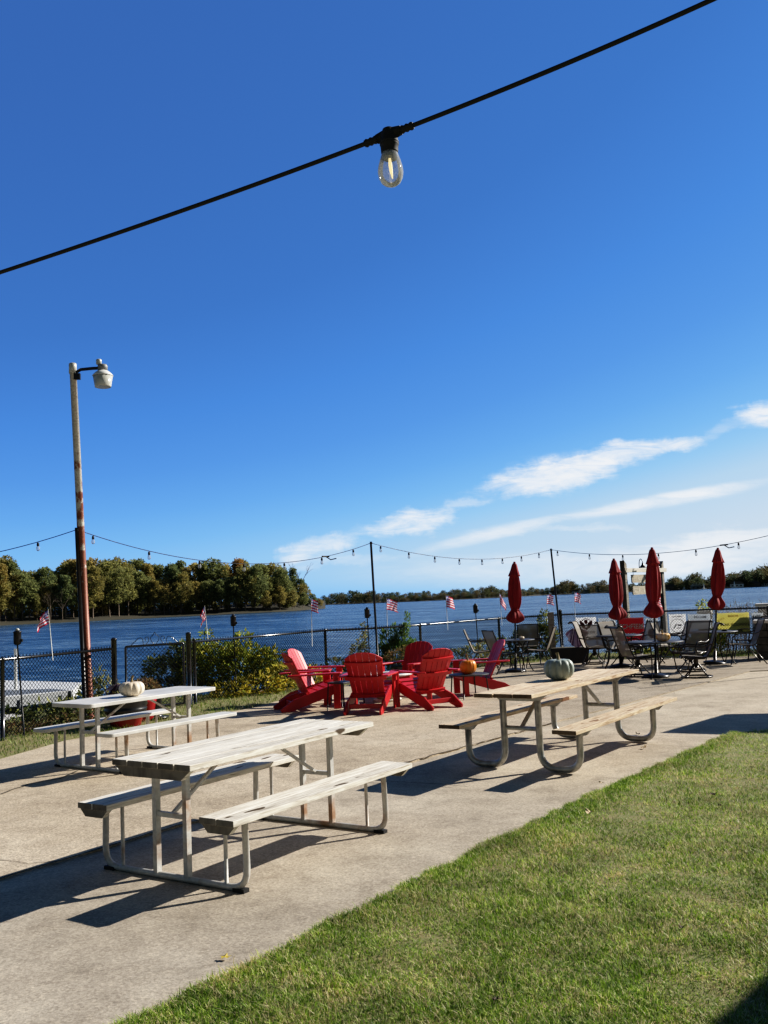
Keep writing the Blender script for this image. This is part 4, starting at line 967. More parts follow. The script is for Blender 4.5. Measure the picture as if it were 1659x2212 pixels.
# ------------------------------------------------------------------ hanging wooden sign beyond the fence
SY = 26.2
sl = deep(1347, 1232, SY); sr_ = deep(1427, 1229, SY); slt = deep(1345, 1211, SY)
sa = 0.88; _d = ray(1427, 1229); _k = (sl.x*math.sin(sa)-sl.y*math.cos(sa))/(_d.x*math.sin(sa)-_d.y*math.cos(sa))
sx = Vector((_d.x*_k-sl.x, _d.y*_k-sl.y, 0))
t = thing('hanging_sign', 'wooden post sign with two carved boards and two gooseneck lamps', 'sign', (sl.x, SY, -1.0), sa)
zz = lambda z: z+1.0
W_ = sx.length
zb = sl.z
for k, x in enumerate((0, W_)):
    mb = MB(); mb.prism([(-.075, 0), (.075, 0), (.075, zz(slt.z)-(.0 if k else .10)), (-.075, zz(slt.z)-(.12 if k else 0))], -.07, .07, lambda a, b, t_: (x+a, t_, b)); mb.build('post', 'grey_wood', t, .006)
mb = MB(); mb.prism([(-.14, zz(zb)+.055), (W_+.16, zz(zb)+.055), (W_+.20, zz(zb)-.015), (W_+.14, zz(zb)-.065), (-.08, zz(zb)-.065)], -.115, -.072, lambda a, b, t_: (a, t_, b)); mb.build('crossbeam', 'pale_wood', t, .004)
def zig(x0, x1, z0, z1):
    p = [(x0, z0), (x1, z0), (x1, z1), (x0, z1)]; n = 9; e = []
    for k in range(n): e.append((x0-(.018 if k % 2 else -.012), z1+(z0-z1)*k/n))
    return [(x0, z0), (x1, z0), (x1, z1)]+e[0:]
for k, (za, zc) in enumerate(((zb-.36, zb-.13), (zb-.70, zb-.46))):
    x0, x1 = W_*.14, W_*.92
    mb = MB(); mb.prism(zig(x0+.02*k, x1, zz(za), zz(zc)), -.075, -.04, lambda a, b, t_: (a, t_, b)); bd = mb.build('sign_board', 'sign_wood', t)
    r2 = random.Random(k+3); polys = []
    for q in range(6):
        xx = x0+.07+q*(x1-x0-.1)/6; hh_ = (zc-za)*.55; zo = zz(za)+(zc-za)*.22
        polys.append([(xx, zo), (xx+.018, zo), (xx+.03, zo+hh_), (xx+.012, zo+hh_)])
        if q % 2: polys.append([(xx+.02, zo+hh_*.45), (xx+.06, zo+hh_*.45), (xx+.06, zo+hh_*.58), (xx+.02, zo+hh_*.58)])
        polys.append([(xx+.055, zo+.01), (xx+.07, zo+.01), (xx+.06, zo+hh_), (xx+.045, zo+hh_)])
    mb = MB()
    for i, p in enumerate(polys): mb.add([(a, -.079-.0004*i, b) for a, b in p], [(0, 1, 2, 3)])
    mb.build('carved_lettering', 'pale_wood', bd)
    for x in (x0+.12, x1-.12):
        mb = MB(); mb.tube([(x, -.06, zz(zc)), (x, -.06, zz(zc)+.12)], .006, 5); mb.build('hanger', 'black_metal', t)
for x in (W_*.33, W_*.70):
    path = smooth2([(x, -.09, zz(zb)+.05), (x, -.10, zz(zb)+.22), (x-.03, -.14, zz(zb)+.30), (x-.09, -.20, zz(zb)+.31), (x-.15, -.26, zz(zb)+.26), (x-.17, -.28, zz(zb)+.19)], 5)
    mb = MB(); mb.tube(path, .011, 7); a_ = mb.build('gooseneck_arm', 'black_metal', t)
    mb = MB(); mb.lathe([(.115, .055), (.10, .075), (.06, .115), (.03, .15), (.02, .20)], 22, (x-.17, -.28, zz(zb)), cap=True); mb.build('lamp_shade', 'black_metal', a_)

# ------------------------------------------------------------------ planter, pillars, pots
def bunting(t, c, w, h, seed, name='striped_swag'):
    mb = MB(); n = 22; vs = []
    for j in range(2):
        for i in range(n+1):
            a = PI*(.05+.9*i/n); r = h*(.45 if j == 0 else 1.0); k = .03*math.sin(i*2.1+seed)
            vs.append((c[0]-math.cos(a)*w*(.35 if j == 0 else 1)+k*j, c[1]+k, c[2]+(h-r*math.sin(a)*.95 if j else h)))
    for i in range(n): mb.add([vs[i], vs[i+1], vs[n+1+i+1], vs[n+1+i]], [(0, 1, 2, 3)], True, i % 2)
    return mb.build(name, ['swag_pale', 'swag_dark'], t)
pb = at(1232, 1437)
pb = Vector((deep(1232, 1437, 22.6).x, 22.6, 0))
t = thing('planter_box', 'dark wooden planter box by the fence corner with a striped swag', 'planter', pb, -.1)
mb = MB(); mb.prism([(-.40, .0), (.40, .0), (.46, .36), (-.46, .36)], -.2, .2, lambda a, b, t_: (a, t_, b)); mb.build('box', 'black_metal', t, .006)
mb = MB(); mb.box((0, 0, .355), (.86, .36, .02)); mb.build('soil', 'bank', t)
mb = MB(); mb.box((-.38, .16, .62), (.14, .10, 1.2)); mb.build('upright_board', 'grey_wood', t)
bunting(t, (.18, -.19, .34), .26, .48, 2)
def stone_pillar(label, x, y, w, h, cw):
    r2 = random.Random(int(x*10)); t = thing('stone_pillar', label, 'pillar', (x, y, 0), fang, 'stone pillars at the right-hand fence')
    mb = MB(); nz_ = int(h/.16)
    for j in range(nz_):
        for sx_ in (-1, 1):
            for sy_ in (-1, 1):
                mb.box((sx_*w/4+r2.uniform(-.01, .01), sy_*w/4+r2.uniform(-.01, .01), (j+.5)*h/nz_), (w/2*r2.uniform(.93, 1.0), w/2*r2.uniform(.93, 1.0), h/nz_*.96))
    mb.build('shaft', 'stone', t, .015)
    mb = MB(); mb.box((0, 0, h+.035), (cw, cw, .07)); mb.build('capstone', 'seawall', t, .012); return t
pp_ = deep(1662, 1400, 21.2); stone_pillar('dark stone pillar with a pale capstone at the far right edge', pp_.x, 21.2, .52, .80, .58)
pp_ = deep(1668, 1400, 23.4); stone_pillar('taller stone pillar behind the one at the far right edge', pp_.x, 23.4, .50, 1.12, .62)
pp_ = deep(1528, 1400, 24.4); stone_pillar('short pale-capped pillar behind the rightmost umbrella pole', pp_.x, 24.4, .34, .98, .36)

def leaves(n, blobs, size, seed, up=.2, jit=.5, droop=0):
    """leaf-shaped faces spread through ellipsoid volumes, returns an MB"""
    r2 = np.random.default_rng(seed); mb = MB(); vol = np.array([b[3]*b[4]*b[5] for b in blobs])**.75; pr = vol/vol.sum()
    idx = r2.choice(len(blobs), n, p=pr)
    for i in idx:
        x, y, z, a, b, c = blobs[i]
        v = r2.normal(size=3); v /= np.linalg.norm(v)+1e-9; rr_ = r2.uniform(.35, 1)**.5
        p = Vector((x+v[0]*a*rr_, y+v[1]*b*rr_, max(.01, z+v[2]*c*rr_)))
        d = Vector((v[0]+r2.normal()*jit, v[1]+r2.normal()*jit, v[2]*.5+up+r2.normal()*jit-droop)).normalized()
        s = Vector(r2.normal(size=3)).cross(d).normalized(); L_ = size*r2.uniform(.6, 1.4); nn = d.cross(s)
        w_ = L_*r2.uniform(.35, .6)
        mb.add([p, p+d*L_*.5+s*w_*.5+nn*L_*.06, p+d*L_-nn*L_*.1, p+d*L_*.5-s*w_*.5+nn*L_*.06], [(0, 1, 2, 3)])
    return mb
def stems(mb, base, tips, r, seed):
    r2 = random.Random(seed)
    for tp in tips:
        b = Vector(base)+Vector((r2.uniform(-.1, .1), r2.uniform(-.1, .1), 0)); tp = Vector(tp); m_ = (b+tp)/2+Vector((r2.uniform(-.1, .1), r2.uniform(-.1, .1), r2.uniform(0, .1)))
        mb.tube([b, m_, tp], [r, r*.7, r*.35], 5)
    return mb
def shrub(label, p, blobs, n, size, m_, seed, cat='shrub', name='shrub', **kw):
    t = thing(name, label, cat, p)
    leaves(n, blobs, size, seed, **kw).build('foliage', m_, t)
    mb = stems(MB(), (0, 0, 0), [(b[0], b[1], b[2]+b[5]*.5) for b in blobs], .012, seed); mb.build('stem', 'brown', t); return t
# pots behind the white table
pa = at(272, 1568); t = thing('flower_pot', 'large red glazed pot with a black rim pot and striped swag behind the white table', 'flower pot', pa, 0)
mb = MB(); mb.lathe([(.21, 0), (.22, .012), (.26, .16), (.275, .17), (.275, .19), (.25, .195)], 36); mb.build('pot', 'pot_red', t)
mb = MB(); mb.lathe([(.27, .19), (.30, .20), (.315, .26), (.30, .27), (.32, .31), (.315, .36), (.33, .38), (.33, .41), (.28, .41)], 36); mb.build('liner_pot', 'pot_black', t)
leaves(420, [(0, 0, .45, .27, .25, .08), (-.1, .05, .50, .14, .14, .07)], .055, 21).build('foliage', 'leaf_rust', t)
bunting(t, (-.07, -.03, .42), .20, .20, 1)
pa = at(308, 1556); t = thing('flower_pot', 'small ribbed red pot of dry flowers beside the large red pot', 'flower pot', pa+Vector((.02, 0, 0)), 0)
mb = MB(); mb.lathe([(.13, 0), (.14, .02), (.185, .27), (.195, .29), (.195, .32), (.16, .32)], 48, mod=lambda a, j: 1+.02*math.cos(24*a)); mb.build('pot', 'pot_red', t)
leaves(700, [(0, 0, .48, .27, .25, .16)], .045, 22, up=.5).build('foliage', 'leaf_rust', t)
pa = at(336, 1552); t = thing('flower_pot', 'low black pot on its saucer behind the white table', 'flower pot', pa, 0)
mb = MB(); mb.lathe([(.20, 0), (.21, .03), (.12, .03), (.11, .06), (.10, .34), (.12, .36), (.12, .38), (.06, .38)], 28); mb.build('pot', 'pot_black', t)
pa = Vector((deep(868, 1440, 19.6).x, 19.5, 0)); t = thing('flower_pot', 'dark pot of maroon and yellow flowers behind the fire table', 'flower pot', pa, 0)
mb = MB(); mb.lathe([(.16, 0), (.24, .30), (.25, .34), (.2, .34)], 28); mb.build('pot', 'pot_black', t)
leaves(650, [(0, 0, .50, .36, .3, .18), (.25, .1, .58, .25, .2, .15)], .06, 23, up=.4).build('foliage', 'leaf_rust', t)
leaves(160, [(.28, 0, .62, .3, .2, .14)], .05, 24, up=.4).build('blossoms', 'leaf_yellow', t)

# shrubs and climbers along the fence
fx = lambda x, y, Y: Vector((deep(x, y, Y).x, Y, 0))
shrub('big yellow-green bush beyond the fence right of the gate', fx(500, 1480, 19.2), [(0, 0, .36, .85, .6, .40), (-.45, -.2, .52, .6, .45, .44), (.35, .1, .54, .6, .5, .36), (-.1, 0, .76, .40, .4, .24), (.8, 0, .42, .5, .4, .4), (-.75, -.3, .5, .35, .4, .5), (.25, -.1, .98, .2, .2, .2), (-.5, 0, 1.05, .14, .14, .22), (1.15, .3, .25, .35, .3, .25)], 5200, .10, 'leaf_lime', 31, droop=.2)
shrub('low sprawl of yellow leaves in front of the big bush', fx(560, 1500, 18.15), [(0, 0, .16, .55, .30, .22), (-.5, -.3, .10, .4, .3, .16), (.5, .3, .3, .4, .25, .25), (.9, .8, .2, .35, .3, .2)], 1500, .085, 'leaf_yellow', 32)
shrub('dark climber with a few yellow leaves seen through the gate', fx(358, 1490, 18.9), [(0, 0, .35, .42, .35, .4), (.28, 0, .75, .28, .3, .3), (-.22, 0, .55, .2, .25, .2), (.1, 0, .1, .6, .35, .2), (.55, -.1, .8, .25, .3, .25)], 2200, .095, 'leaf_dark', 33)
shrub('straggling vine low on the fence at far left', fx(60, 1530, 14.3), [(-.35, .3, .10, .35, .3, .16), (.25, .1, .14, .4, .25, .20), (-.9, 0, .08, .3, .3, .14), (.75, .2, .14, .3, .3, .18)], 420, .10, 'leaf_dark', 34)
shrub('vine straggling up the fence just left of the lamp post', fx(150, 1540, 15.6), [(-.1, .1, .14, .35, .3, .18), (.3, .2, .30, .18, .2, .32), (-.55, .1, .10, .3, .3, .14)], 300, .10, 'leaf_dark', 35)
shrub('sparse leafy shoots on the fence right of the lamp post', fx(232, 1530, 17.0), [(0, 0, .25, .25, .2, .3), (-.15, 0, .5, .12, .15, .2)], 240, .09, 'leaf_pale', 36)
shrub('dry low weeds at the foot of the far left fence post', fx(40, 1585, 13.7), [(0, 0, .06, .5, .3, .1), (.5, .5, .08, .4, .3, .12)], 600, .055, 'leaf_rust', 37)
shrub('low yellow-flecked weeds along the fence behind the front red chair', fx(700, 1470, 19.9), [(-.9, -.2, .12, .35, .25, .18), (-.3, 0, .2, .35, .25, .22), (.25, .1, .25, .3, .25, .25), (.75, .3, .3, .25, .2, .3)], 1100, .075, 'leaf_pale', 38)
shrub('rust and yellow shrub at the left of the middle pole', fx(778, 1450, 20.4), [(0, 0, .45, .22, .2, .35), (-.1, 0, .2, .3, .25, .22), (.1, 0, .75, .1, .12, .3), (.12, 0, 1.05, .05, .06, .2)], 900, .075, 'leaf_pale', 39)
shrub('tall feathery green bush right of the middle pole', fx(856, 1450, 20.75), [(0, 0, .45, .28, .25, .38), (-.20, 0, .78, .12, .12, .28), (.14, 0, .82, .12, .12, .28), (.30, 0, 1.16, .05, .05, .26), (.22, 0, .95, .08, .08, .2), (-.02, 0, .95, .06, .06, .22), (.36, 0, .55, .14, .2, .26), (-.30, 0, .5, .10, .15, .22)], 2600, .07, 'leaf_fine', 40, up=.9)
shrub('pale flowering weeds along the fence behind the orange pumpkin', fx(1025, 1435, 22.6), [(0, 0, .25, .4, .25, .28), (.3, .1, .4, .25, .2, .25), (-.4, 0, .25, .3, .2, .22), (.8, .2, .15, .3, .2, .16)], 1200, .075, 'leaf_pale', 41)
shrub('green weeds along the fence under the first umbrella', fx(1085, 1430, 24.1), [(0, 0, .3, .35, .2, .35), (.55, .1, .4, .3, .2, .35)], 700, .085, 'leaf_dark', 42)
shrub('tall leafy shrub at the fence corner right of the first umbrella', fx(1175, 1430, 24.2), [(0, 0, .45, .30, .25, .45), (.08, 0, .95, .16, .16, .3), (-.35, 0, .5, .25, .2, .35), (.1, 0, .6, .3, .2, .3), (-.6, 0, .55, .15, .2, .25)], 1900, .085, 'leaf_dark', 43)
shrub('yellow-green tall weeds under the yellow banner', fx(1515, 1420, 23.2), [(0, 0, .25, .3, .15, .26), (.35, -.1, .3, .25, .15, .3), (-1.4, .6, .12, .3, .15, .15), (-.7, .3, .12, .35, .15, .15)], 1300, .10, 'leaf_lime', 44, up=.9)
shrub('small yellowing sprig rising over the fence left of the rightmost umbrella', fx(1519, 1320, 24.6), [(0, 0, 1.18, .12, .1, .14), (.03, 0, .9, .12, .1, .2)], 160, .09, 'leaf_lime', 45)
t = thing('dry_weeds', 'bare twiggy weeds above the fence right of the rightmost umbrella', 'weeds', fx(1600, 1330, 24.0))
mb = MB(); r2 = random.Random(9)
for k in range(90):
    x = r2.uniform(-.75, .8); hh_ = r2.uniform(1.0, 1.42)-.18*abs(x); p0 = Vector((x, r2.uniform(-.2, .2), 0)); p1_ = p0+Vector((r2.uniform(-.15, .2), 0, hh_))
    mb.tube([p0, (p0+p1_)/2+Vector((r2.uniform(-.05, .05), 0, 0)), p1_], [.006, .005, .002], 4)
    for q in range(3):
        a = p0+(p1_-p0)*r2.uniform(.5, .95); mb.tube([a, a+Vector((r2.uniform(-.15, .15), r2.uniform(-.1, .1), r2.uniform(.03, .15)))], [.004, .0015], 3)
mb.build('twig', 'brown', t); leaves(250, [(0, 0, .95, .8, .2, .3)], .05, 46).build('foliage', 'leaf_rust', t)

# ------------------------------------------------------------------ dock on the lake at left
DZ = -.38
c0, c1, c2, c3 = at(-260, 1462, DZ), at(108, 1487, DZ), at(158, 1491, DZ), at(-160, 1523, DZ)
t = thing('boat_dock', 'white floating dock with a raised rim at the left edge of the lake', 'dock', (0, 0, 0))
poly = [(c3.x, c3.y), (c2.x, c2.y), (c1.x+.3, c1.y+1.8), (c0.x, c0.y)]
mb = MB(); mb.prism(poly, DZ-.28, DZ, lambda a, b, t_: (a, b, t_)); mb.build('deck', 'white', t, .01)
q0_, q1_ = at(-200, 1497, DZ+.015), at(110, 1487, DZ+.015); q2_ = at(150, 1490, DZ+.015); q3_ = at(-160, 1516, DZ+.015)
mb = MB(); mb.add([(v.x, v.y, DZ+.004) for v in (q0_, q3_, q2_, q1_)], [(0, 1, 2, 3)]); mb.build('walk_panel', 'grey', t)
for (x, y) in ((34, 1488), (130, 1505), (40, 1515), (150, 1495)):
    p = at(x, y, DZ); up_ = 1.15 if x == 34 else .03
    mb = MB(); mb.tube([(p.x, p.y, WZ-.5), (p.x, p.y, DZ+up_)], .045, 10); mb.build('post', 'white' if x == 34 else 'grey', t)

# ------------------------------------------------------------------ trees
def tree_mesh(seed, H, spread, nl, leafsz, bare=.22, crown='round'):
    """tapered trunk with limbs, leaf clumps round the limb ends; returns (crown MB, trunk MB)"""
    r2 = random.Random(seed); tr = MB(); blobs = []
    lean = Vector((r2.uniform(-.05, .05)*H, r2.uniform(-.05, .05)*H, 0))
    tip = lean+Vector((0, 0, H*.86)); mid_ = lean*.4+Vector((r2.uniform(-.02, .02)*H, 0, H*.45))
    tr.tube([(0, 0, -1.6), mid_*.5, mid_, tip], [H*.018, H*.014, H*.010, H*.003], 7)
    nb_ = 26
    for k in range(nb_):
        v = bare+(1-bare)*(k+.5)/nb_; a = k*2.4+r2.uniform(-.4, .4)
        if crown == 'round': rad = spread*math.sin(PI*min(1, (v-bare*.6)/(1.05-bare*.6))**.85)**.7
        else: rad = spread*(1.12-v)**.8
        rad *= r2.uniform(.45, 1.05)
        e = Vector((math.cos(a)*rad, math.sin(a)*rad, H*v*.97))+lean*v
        s0 = Vector((0, 0, H*max(.12, v-.16)))+lean*v*.8
        tr.tube([s0, (s0+e)/2+Vector((0, 0, H*.01)), e], [H*.0055, H*.004, H*.0015], 4, caps=False)
        bs = spread*r2.uniform(.26, .46)
        blobs.append((e.x, e.y, e.z, bs, bs, bs*r2.uniform(.55, .8)))
    cr_ = leaves(nl, blobs, leafsz, seed, up=.15, jit=.7)
    return cr_, tr
protos = []
for k, (H, s, nl, b, cw) in enumerate([(20, 4.8, 3600, .34, 'round'), (22, 4.4, 3800, .40, 'round'), (18, 5.2, 3800, .28, 'round'), (21, 3.9, 3200, .42, 'tall'), (17, 4.4, 3400, .08, 'round'), (23, 4.6, 3600, .38, 'tall')]):
    c_, t_ = tree_mesh(100+k, H, s, nl, .88, b, cw)
    protos.append((H, c_, t_))
pm = []
for H, c_, t_ in protos:
    r_ = thing('tree', 'x', 'tree', (0, 0, -50)); oc = c_.build('crown', 'tree_green', r_); ot = t_.build('trunk', 'brown', r_)
    pm.append((H, oc.data, ot.data)); bpy.data.objects.remove(oc); bpy.data.objects.remove(ot); bpy.data.objects.remove(r_)
gold = {}
for k in range(6):
    for nm in ('tree_gold', 'tree_orange'):
        d = pm[k][1].copy(); d.materials[0] = M[nm]; gold[(k, nm)] = d
skyline = [(-60, 1200), (0, 1204), (20, 1208), (55, 1228), (77, 1241), (92, 1236), (102, 1227), (122, 1226), (140, 1212), (165, 1206), (196, 1200), (225, 1206), (256, 1209), (285, 1207), (309, 1202), (349, 1215), (380, 1218), (409, 1213), (456, 1211), (507, 1211), (554, 1215), (605, 1213), (630, 1226), (650, 1245), (664, 1268), (681, 1283), (703, 1296)]
def prof(x, tab):
    for (a, b), (c, d) in zip(tab, tab[1:]):
        if a <= x <= c: return b+(d-b)*(x-a)/(c-a)
    return tab[-1][1] if x > tab[-1][0] else tab[0][1]
shore = [(-300, 1372), (0, 1351.5), (170, 1343), (341, 1334), (511, 1326), (639, 1319.5), (703, 1314.5)]
# island: a low wooded point whose shore follows the waterline
front = [at(x, prof(x, shore), WZ) for x in (-300, -120, 0, 85, 170, 255, 341, 426, 511, 575, 639, 703)]
mb = MB(); n = len(front); vs = []
for p in front:
    d = Vector((p.x, p.y, 0)).normalized()
    for dist, z in ((-1.5, WZ-.15), (1.5, WZ+.4), (9, WZ+1.2), (22, WZ+2.1), (60, WZ+4.2), (110, WZ-.2)): vs.append((p.x+d.x*dist, p.y+d.y*dist, z))
mb.add(vs, [(6*i+j, 6*(i+1)+j, 6*(i+1)+j+1, 6*i+j+1) for i in range(n-1) for j in range(5)], True)
tag(mb.build('island', 'shore_soil'), kind='structure')
kinds = {'g': 'green broadleaf tree on the wooded point across the water', 'y': 'golden-leaved tree on the wooded point across the water', 'o': 'orange-topped tree on the wooded point across the water'}
def put_tree(k, x, yb, dist, topy, kind, group='trees on the wooded point', lab_=None):
    """stand a tree behind the shoreline at pixel column x; height from the skyline"""
    b = at(x, yb, WZ); d = Vector((b.x, b.y, 0)).normalized(); p = b+d*dist; p.z = WZ+min(3.2, .3+dist*.08)
    top = deep(x, topy, p.y).z; hgt = top-p.z; H, cd, td = pm[k]
    s = hgt/H; t = thing('tree', lab_ or kinds[kind], 'tree', p, rnd.uniform(0, 6.28), group)
    t.scale = (s*rnd.uniform(.9, 1.2), s*rnd.uniform(.9, 1.2), s)
    if kind != 'g': cd = gold[(k, 'tree_gold' if kind == 'y' else 'tree_orange')]
    for nm, dd in (('crown', cd), ('trunk', td)):
        o = bpy.data.objects.new(nm, dd); COL.objects.link(o); o.parent = t
    return t
r5 = random.Random(21); x = -55
while x < 655:        # back row makes the skyline
    kd = 'y' if x < 22 else ('y' if r5.random() < .14 else 'g')
    if abs(x-515) < 10: kd = 'o'
    put_tree(r5.randrange(6), x, prof(x, shore), r5.uniform(24, 40), prof(x, skyline)+r5.uniform(-6, 12), kd); x += r5.uniform(15, 21)
x = -50
while x < 668:        # front row, lower
    sk = prof(x, skyline); sh = prof(x, shore)
    kd = 'y' if x < 12 else ('y' if r5.random() < (.30 if x > 520 else .10) else 'g')
    put_tree(r5.randrange(6), x, sh, r5.uniform(6, 15), sk+(sh-sk)*r5.uniform(.06, .42), kd); x += r5.uniform(14, 22)
x = -40
while x < 690:        # understorey
    sk = prof(x, skyline); sh = prof(x, shore)
    put_tree(4, x, sh, r5.uniform(16, 22), sk+(sh-sk)*r5.uniform(.42, .6), 'g', 'undergrowth trees on the wooded point', 'low green tree in the undergrowth of the wooded point'); x += r5.uniform(22, 34)
x = -45
while x < 660:        # deeper low growth closes the view under the crowns
    sk = prof(x, skyline); sh = prof(x, shore)
    put_tree(4, x, sh, r5.uniform(38, 55), sk+(sh-sk)*r5.uniform(.45, .62), 'g', 'undergrowth trees on the wooded point', 'low green tree in the undergrowth of the wooded point'); x += r5.uniform(12, 18)
for k, x in enumerate((575, 605, 632, 655, 676, 692)):
    sh = prof(x, shore)
    put_tree(2, x, sh, 4, sh-(46, 56, 44, 38, 34, 22)[k], 'y' if k in (0, 1) else 'g', 'waterside bushes on the point', 'bushy low tree at the tip of the wooded point')
# leafless pale trees
def bare_tree(name, label, p, H, seed, m_):
    t = thing(name, label, 'tree', p, 0); r2 = random.Random(seed); tr = MB(); br = MB()
    def grow(mb, a, d, L_, r, lev):
        b = a+d*L_; mb.tube([a, (a+b)/2+Vector((r2.uniform(-.04, .04)*L_, r2.uniform(-.04, .04)*L_, 0)), b], [r, r*.8, r*.55], 6 if lev == 0 else 4, caps=False)
        if lev >= 4: return
        for k in range(3 if lev else 4):
            q = a+d*L_*r2.uniform(.5, 1.0); nd = (d+Vector((r2.uniform(-.8, .8), r2.uniform(-.8, .8), r2.uniform(-.1, .5)))).normalized()
            grow(br, q, nd, L_*r2.uniform(.45, .7), r*.5, lev+1)
    grow(tr, Vector((0, 0, -.5)), Vector((.03, 0, 1)).normalized(), H*.5, H*.016, 0)
    tr.build('trunk', m_, t); br.build('branch', m_, t); return t
b = at(650, 1318, WZ); d = Vector((b.x, b.y, 0)).normalized(); p = b+d*9; p.z = WZ+.9
bare_tree('dead_tree', 'pale leafless dead tree standing at the tip of the wooded point', p, deep(650, 1196, p.y).z-p.z, 5, 'pale_bark')
for x, tp, sd in ((108, 1268, 6), (135, 1262, 7), (690, 1292, 9)):
    b = at(x, prof(x, shore), WZ); d = Vector((b.x, b.y, 0)).normalized(); p = b+d*5; p.z = WZ+.6
    bare_tree('bare_tree', {108: 'grey leafless tree left of the lamp post across the water', 135: 'grey leafless tree just behind the lamp post line, across the water', 690: 'small leafless tree at the very end of the wooded point'}[x], p, deep(x, tp, p.y).z-p.z, sd, 'pale_bark' if x == 690 else 'brown')

# far shore: land, then trees along it
fshore = [(640, 1309), (700, 1306.5), (850, 1301), (1000, 1294.5), (1096, 1290), (1160, 1286.5), (1300, 1281), (1345, 1279.5), (1440, 1276), (1560, 1271), (1659, 1266.5), (1900, 1256)]
FWZ = WZ
def fpoint(x): return at(x, prof(x, fshore)+.4, FWZ)
mb = MB(); vs = []; xs_ = list(range(600, 1941, 45))
for x in xs_:
    p = fpoint(x); d = Vector((p.x, p.y, 0)).normalized()
    for dist, z in ((-4, WZ-.2), (4, WZ+.5), (40, WZ+1.6), (160, WZ+2.5), (600, WZ+3)): vs.append((p.x+d.x*dist, p.y+d.y*dist, z))
mb.add(vs, [(5*i+j, 5*(i+1)+j, 5*(i+1)+j+1, 5*i+j+1) for i in range(len(xs_)-1) for j in range(4)], True)
tag(mb.build('far_shore', 'shore_soil'), kind='structure')
fsky = [(640, 1296), (690, 1290), (720, 1284), (760, 1278), (800, 1276), (830, 1279), (870, 1281), (900, 1279), (960, 1277), (1020, 1272), (1060, 1266), (1096, 1272), (1130, 1272), (1170, 1268), (1196, 1266), (1215, 1256), (1235, 1253), (1250, 1266), (1270, 1262), (1285, 1255), (1300, 1252), (1320, 1262), (1430, 1258), (1445, 1250), (1463, 1240), (1475, 1256), (1490, 1248), (1507, 1236), (1520, 1250), (1540, 1246), (1570, 1242), (1600, 1236), (1640, 1228), (1659, 1222), (1700, 1216), (1800, 1210)]
fp = []
for k, (H, s, nl, cw) in enumerate([(14, 5.5, 1000, 'round'), (15, 4.6, 1000, 'round'), (12, 6.0, 1000, 'round')]):
    c_, t_ = tree_mesh(200+k, H, s, nl, 1.35, .10, cw); mb = MB(); mb.add(c_.v, c_.f, False, 0); mb.add(t_.v, t_.f, False, 1)
    o = mb.build('tree', ['far_green', 'brown']); fp.append((H, o.data)); bpy.data.objects.remove(o)
x = 650.0; r6 = random.Random(4); nfar = 0
while x < 1760:
    for row in range(2):
        p = fpoint(x); d = Vector((p.x, p.y, 0)).normalized(); q = p+d*(r6.uniform(25, 60) if row else r6.uniform(6, 20)); q.z = WZ+.8+row
        topz = deep(x, prof(x, fsky)+(r6.uniform(-2, 5) if row else r6.uniform(4, 14)), q.y).z
        hgt = max(4.0, topz-q.z); H, d_ = fp[r6.randrange(3)]
        o = bpy.data.objects.new('tree', d_); COL.objects.link(o); o.location = q; o.rotation_euler = (0, 0, r6.uniform(0, 6.28))
        s = hgt/H; o.scale = (max(s, .75)*r6.uniform(.9, 1.3), max(s, .75)*r6.uniform(.9, 1.3), s)
        tag(o, 'small distant autumn tree along the far shore', 'tree', 'trees along the far shore'); nfar += 1
    x += r6.uniform(8, 12)
# lakeside houses, boats
def house(label, x, w, h, wallm, roofm, seed):
    p = fpoint(x); d = Vector((p.x, p.y, 0)).normalized(); p = p+d*5; p.z = WZ+.5
    t = thing('lake_house', label, 'house', p, math.atan2(d.y, d.x)-PI/2, 'houses along the far shore')
    mb = MB(); mb.box((0, 4, h/2), (w, 7, h)); mb.build('wall', wallm, t)
    mb = MB(); mb.prism([(-w/2-.6, h), (w/2+.6, h), (w/2-w*.18, h+2.2), (-w/2+w*.18, h+2.2)], .1, 8, lambda a, b, t_: (a, t_, b+.02)); mb.build('roof', roofm, t)
    for k in range(3):
        mb = MB(); mb.box((-w*.3+k*w*.3, .48, h*.5), (w*.13, .08, h*.42)); mb.build('window', 'glass_top', t)
    return t
for i, (x, w, h, a, b_, lb) in enumerate([(1243, 9, 3, 'white', 'stone', 'small white house by the far shore left of the second umbrella'), (1268, 8, 3, 'seawall', 'grey', 'pale house on the far shore close to the second umbrella'), (1448, 14, 3.4, 'brown', 'stone', 'brown lakeside house right of the hanging sign'), (1508, 13, 3, 'grey', 'galv', 'grey-roofed lakeside house left of the rightmost umbrella'), (1592, 12, 3, 'white', 'brown', 'white lakeside house right of the rightmost umbrella'), (1622, 16, 3, 'brown', 'stone', 'long dark house on the far shore right of the white one'), (1654, 7, 3, 'white', 'stone', 'white house at the right end of the far shore')]):
    house(lb, x, w, h, a, b_, i)
def boat(label, x, off, L_, hh_, sail=False):
    p = at(x, prof(x, fshore)+off, WZ)
    t = thing('boat', label, 'boat', p, rnd.uniform(-.5, .5), 'boats moored along the far shore')
    mb = MB(); mb.prism([(-L_/2, .1), (L_*.42, .0), (L_/2, .9), (-L_/2, .8)], -L_*.14, L_*.14, lambda a, b, t_: (a, t_, b)); mb.build('hull', 'white', t)
    mb = MB(); mb.box((-L_*.08, 0, 1.2), (L_*.4, L_*.2, .75)); mb.build('cabin', 'seawall', t)
    if sail: mb = MB(); mb.prism([(-.9, 1.4), (1.0, 1.3), (.1, hh_)], -.06, .06, lambda a, b, t_: (a, t_, b)); mb.build('sail', 'white', t)
    return t
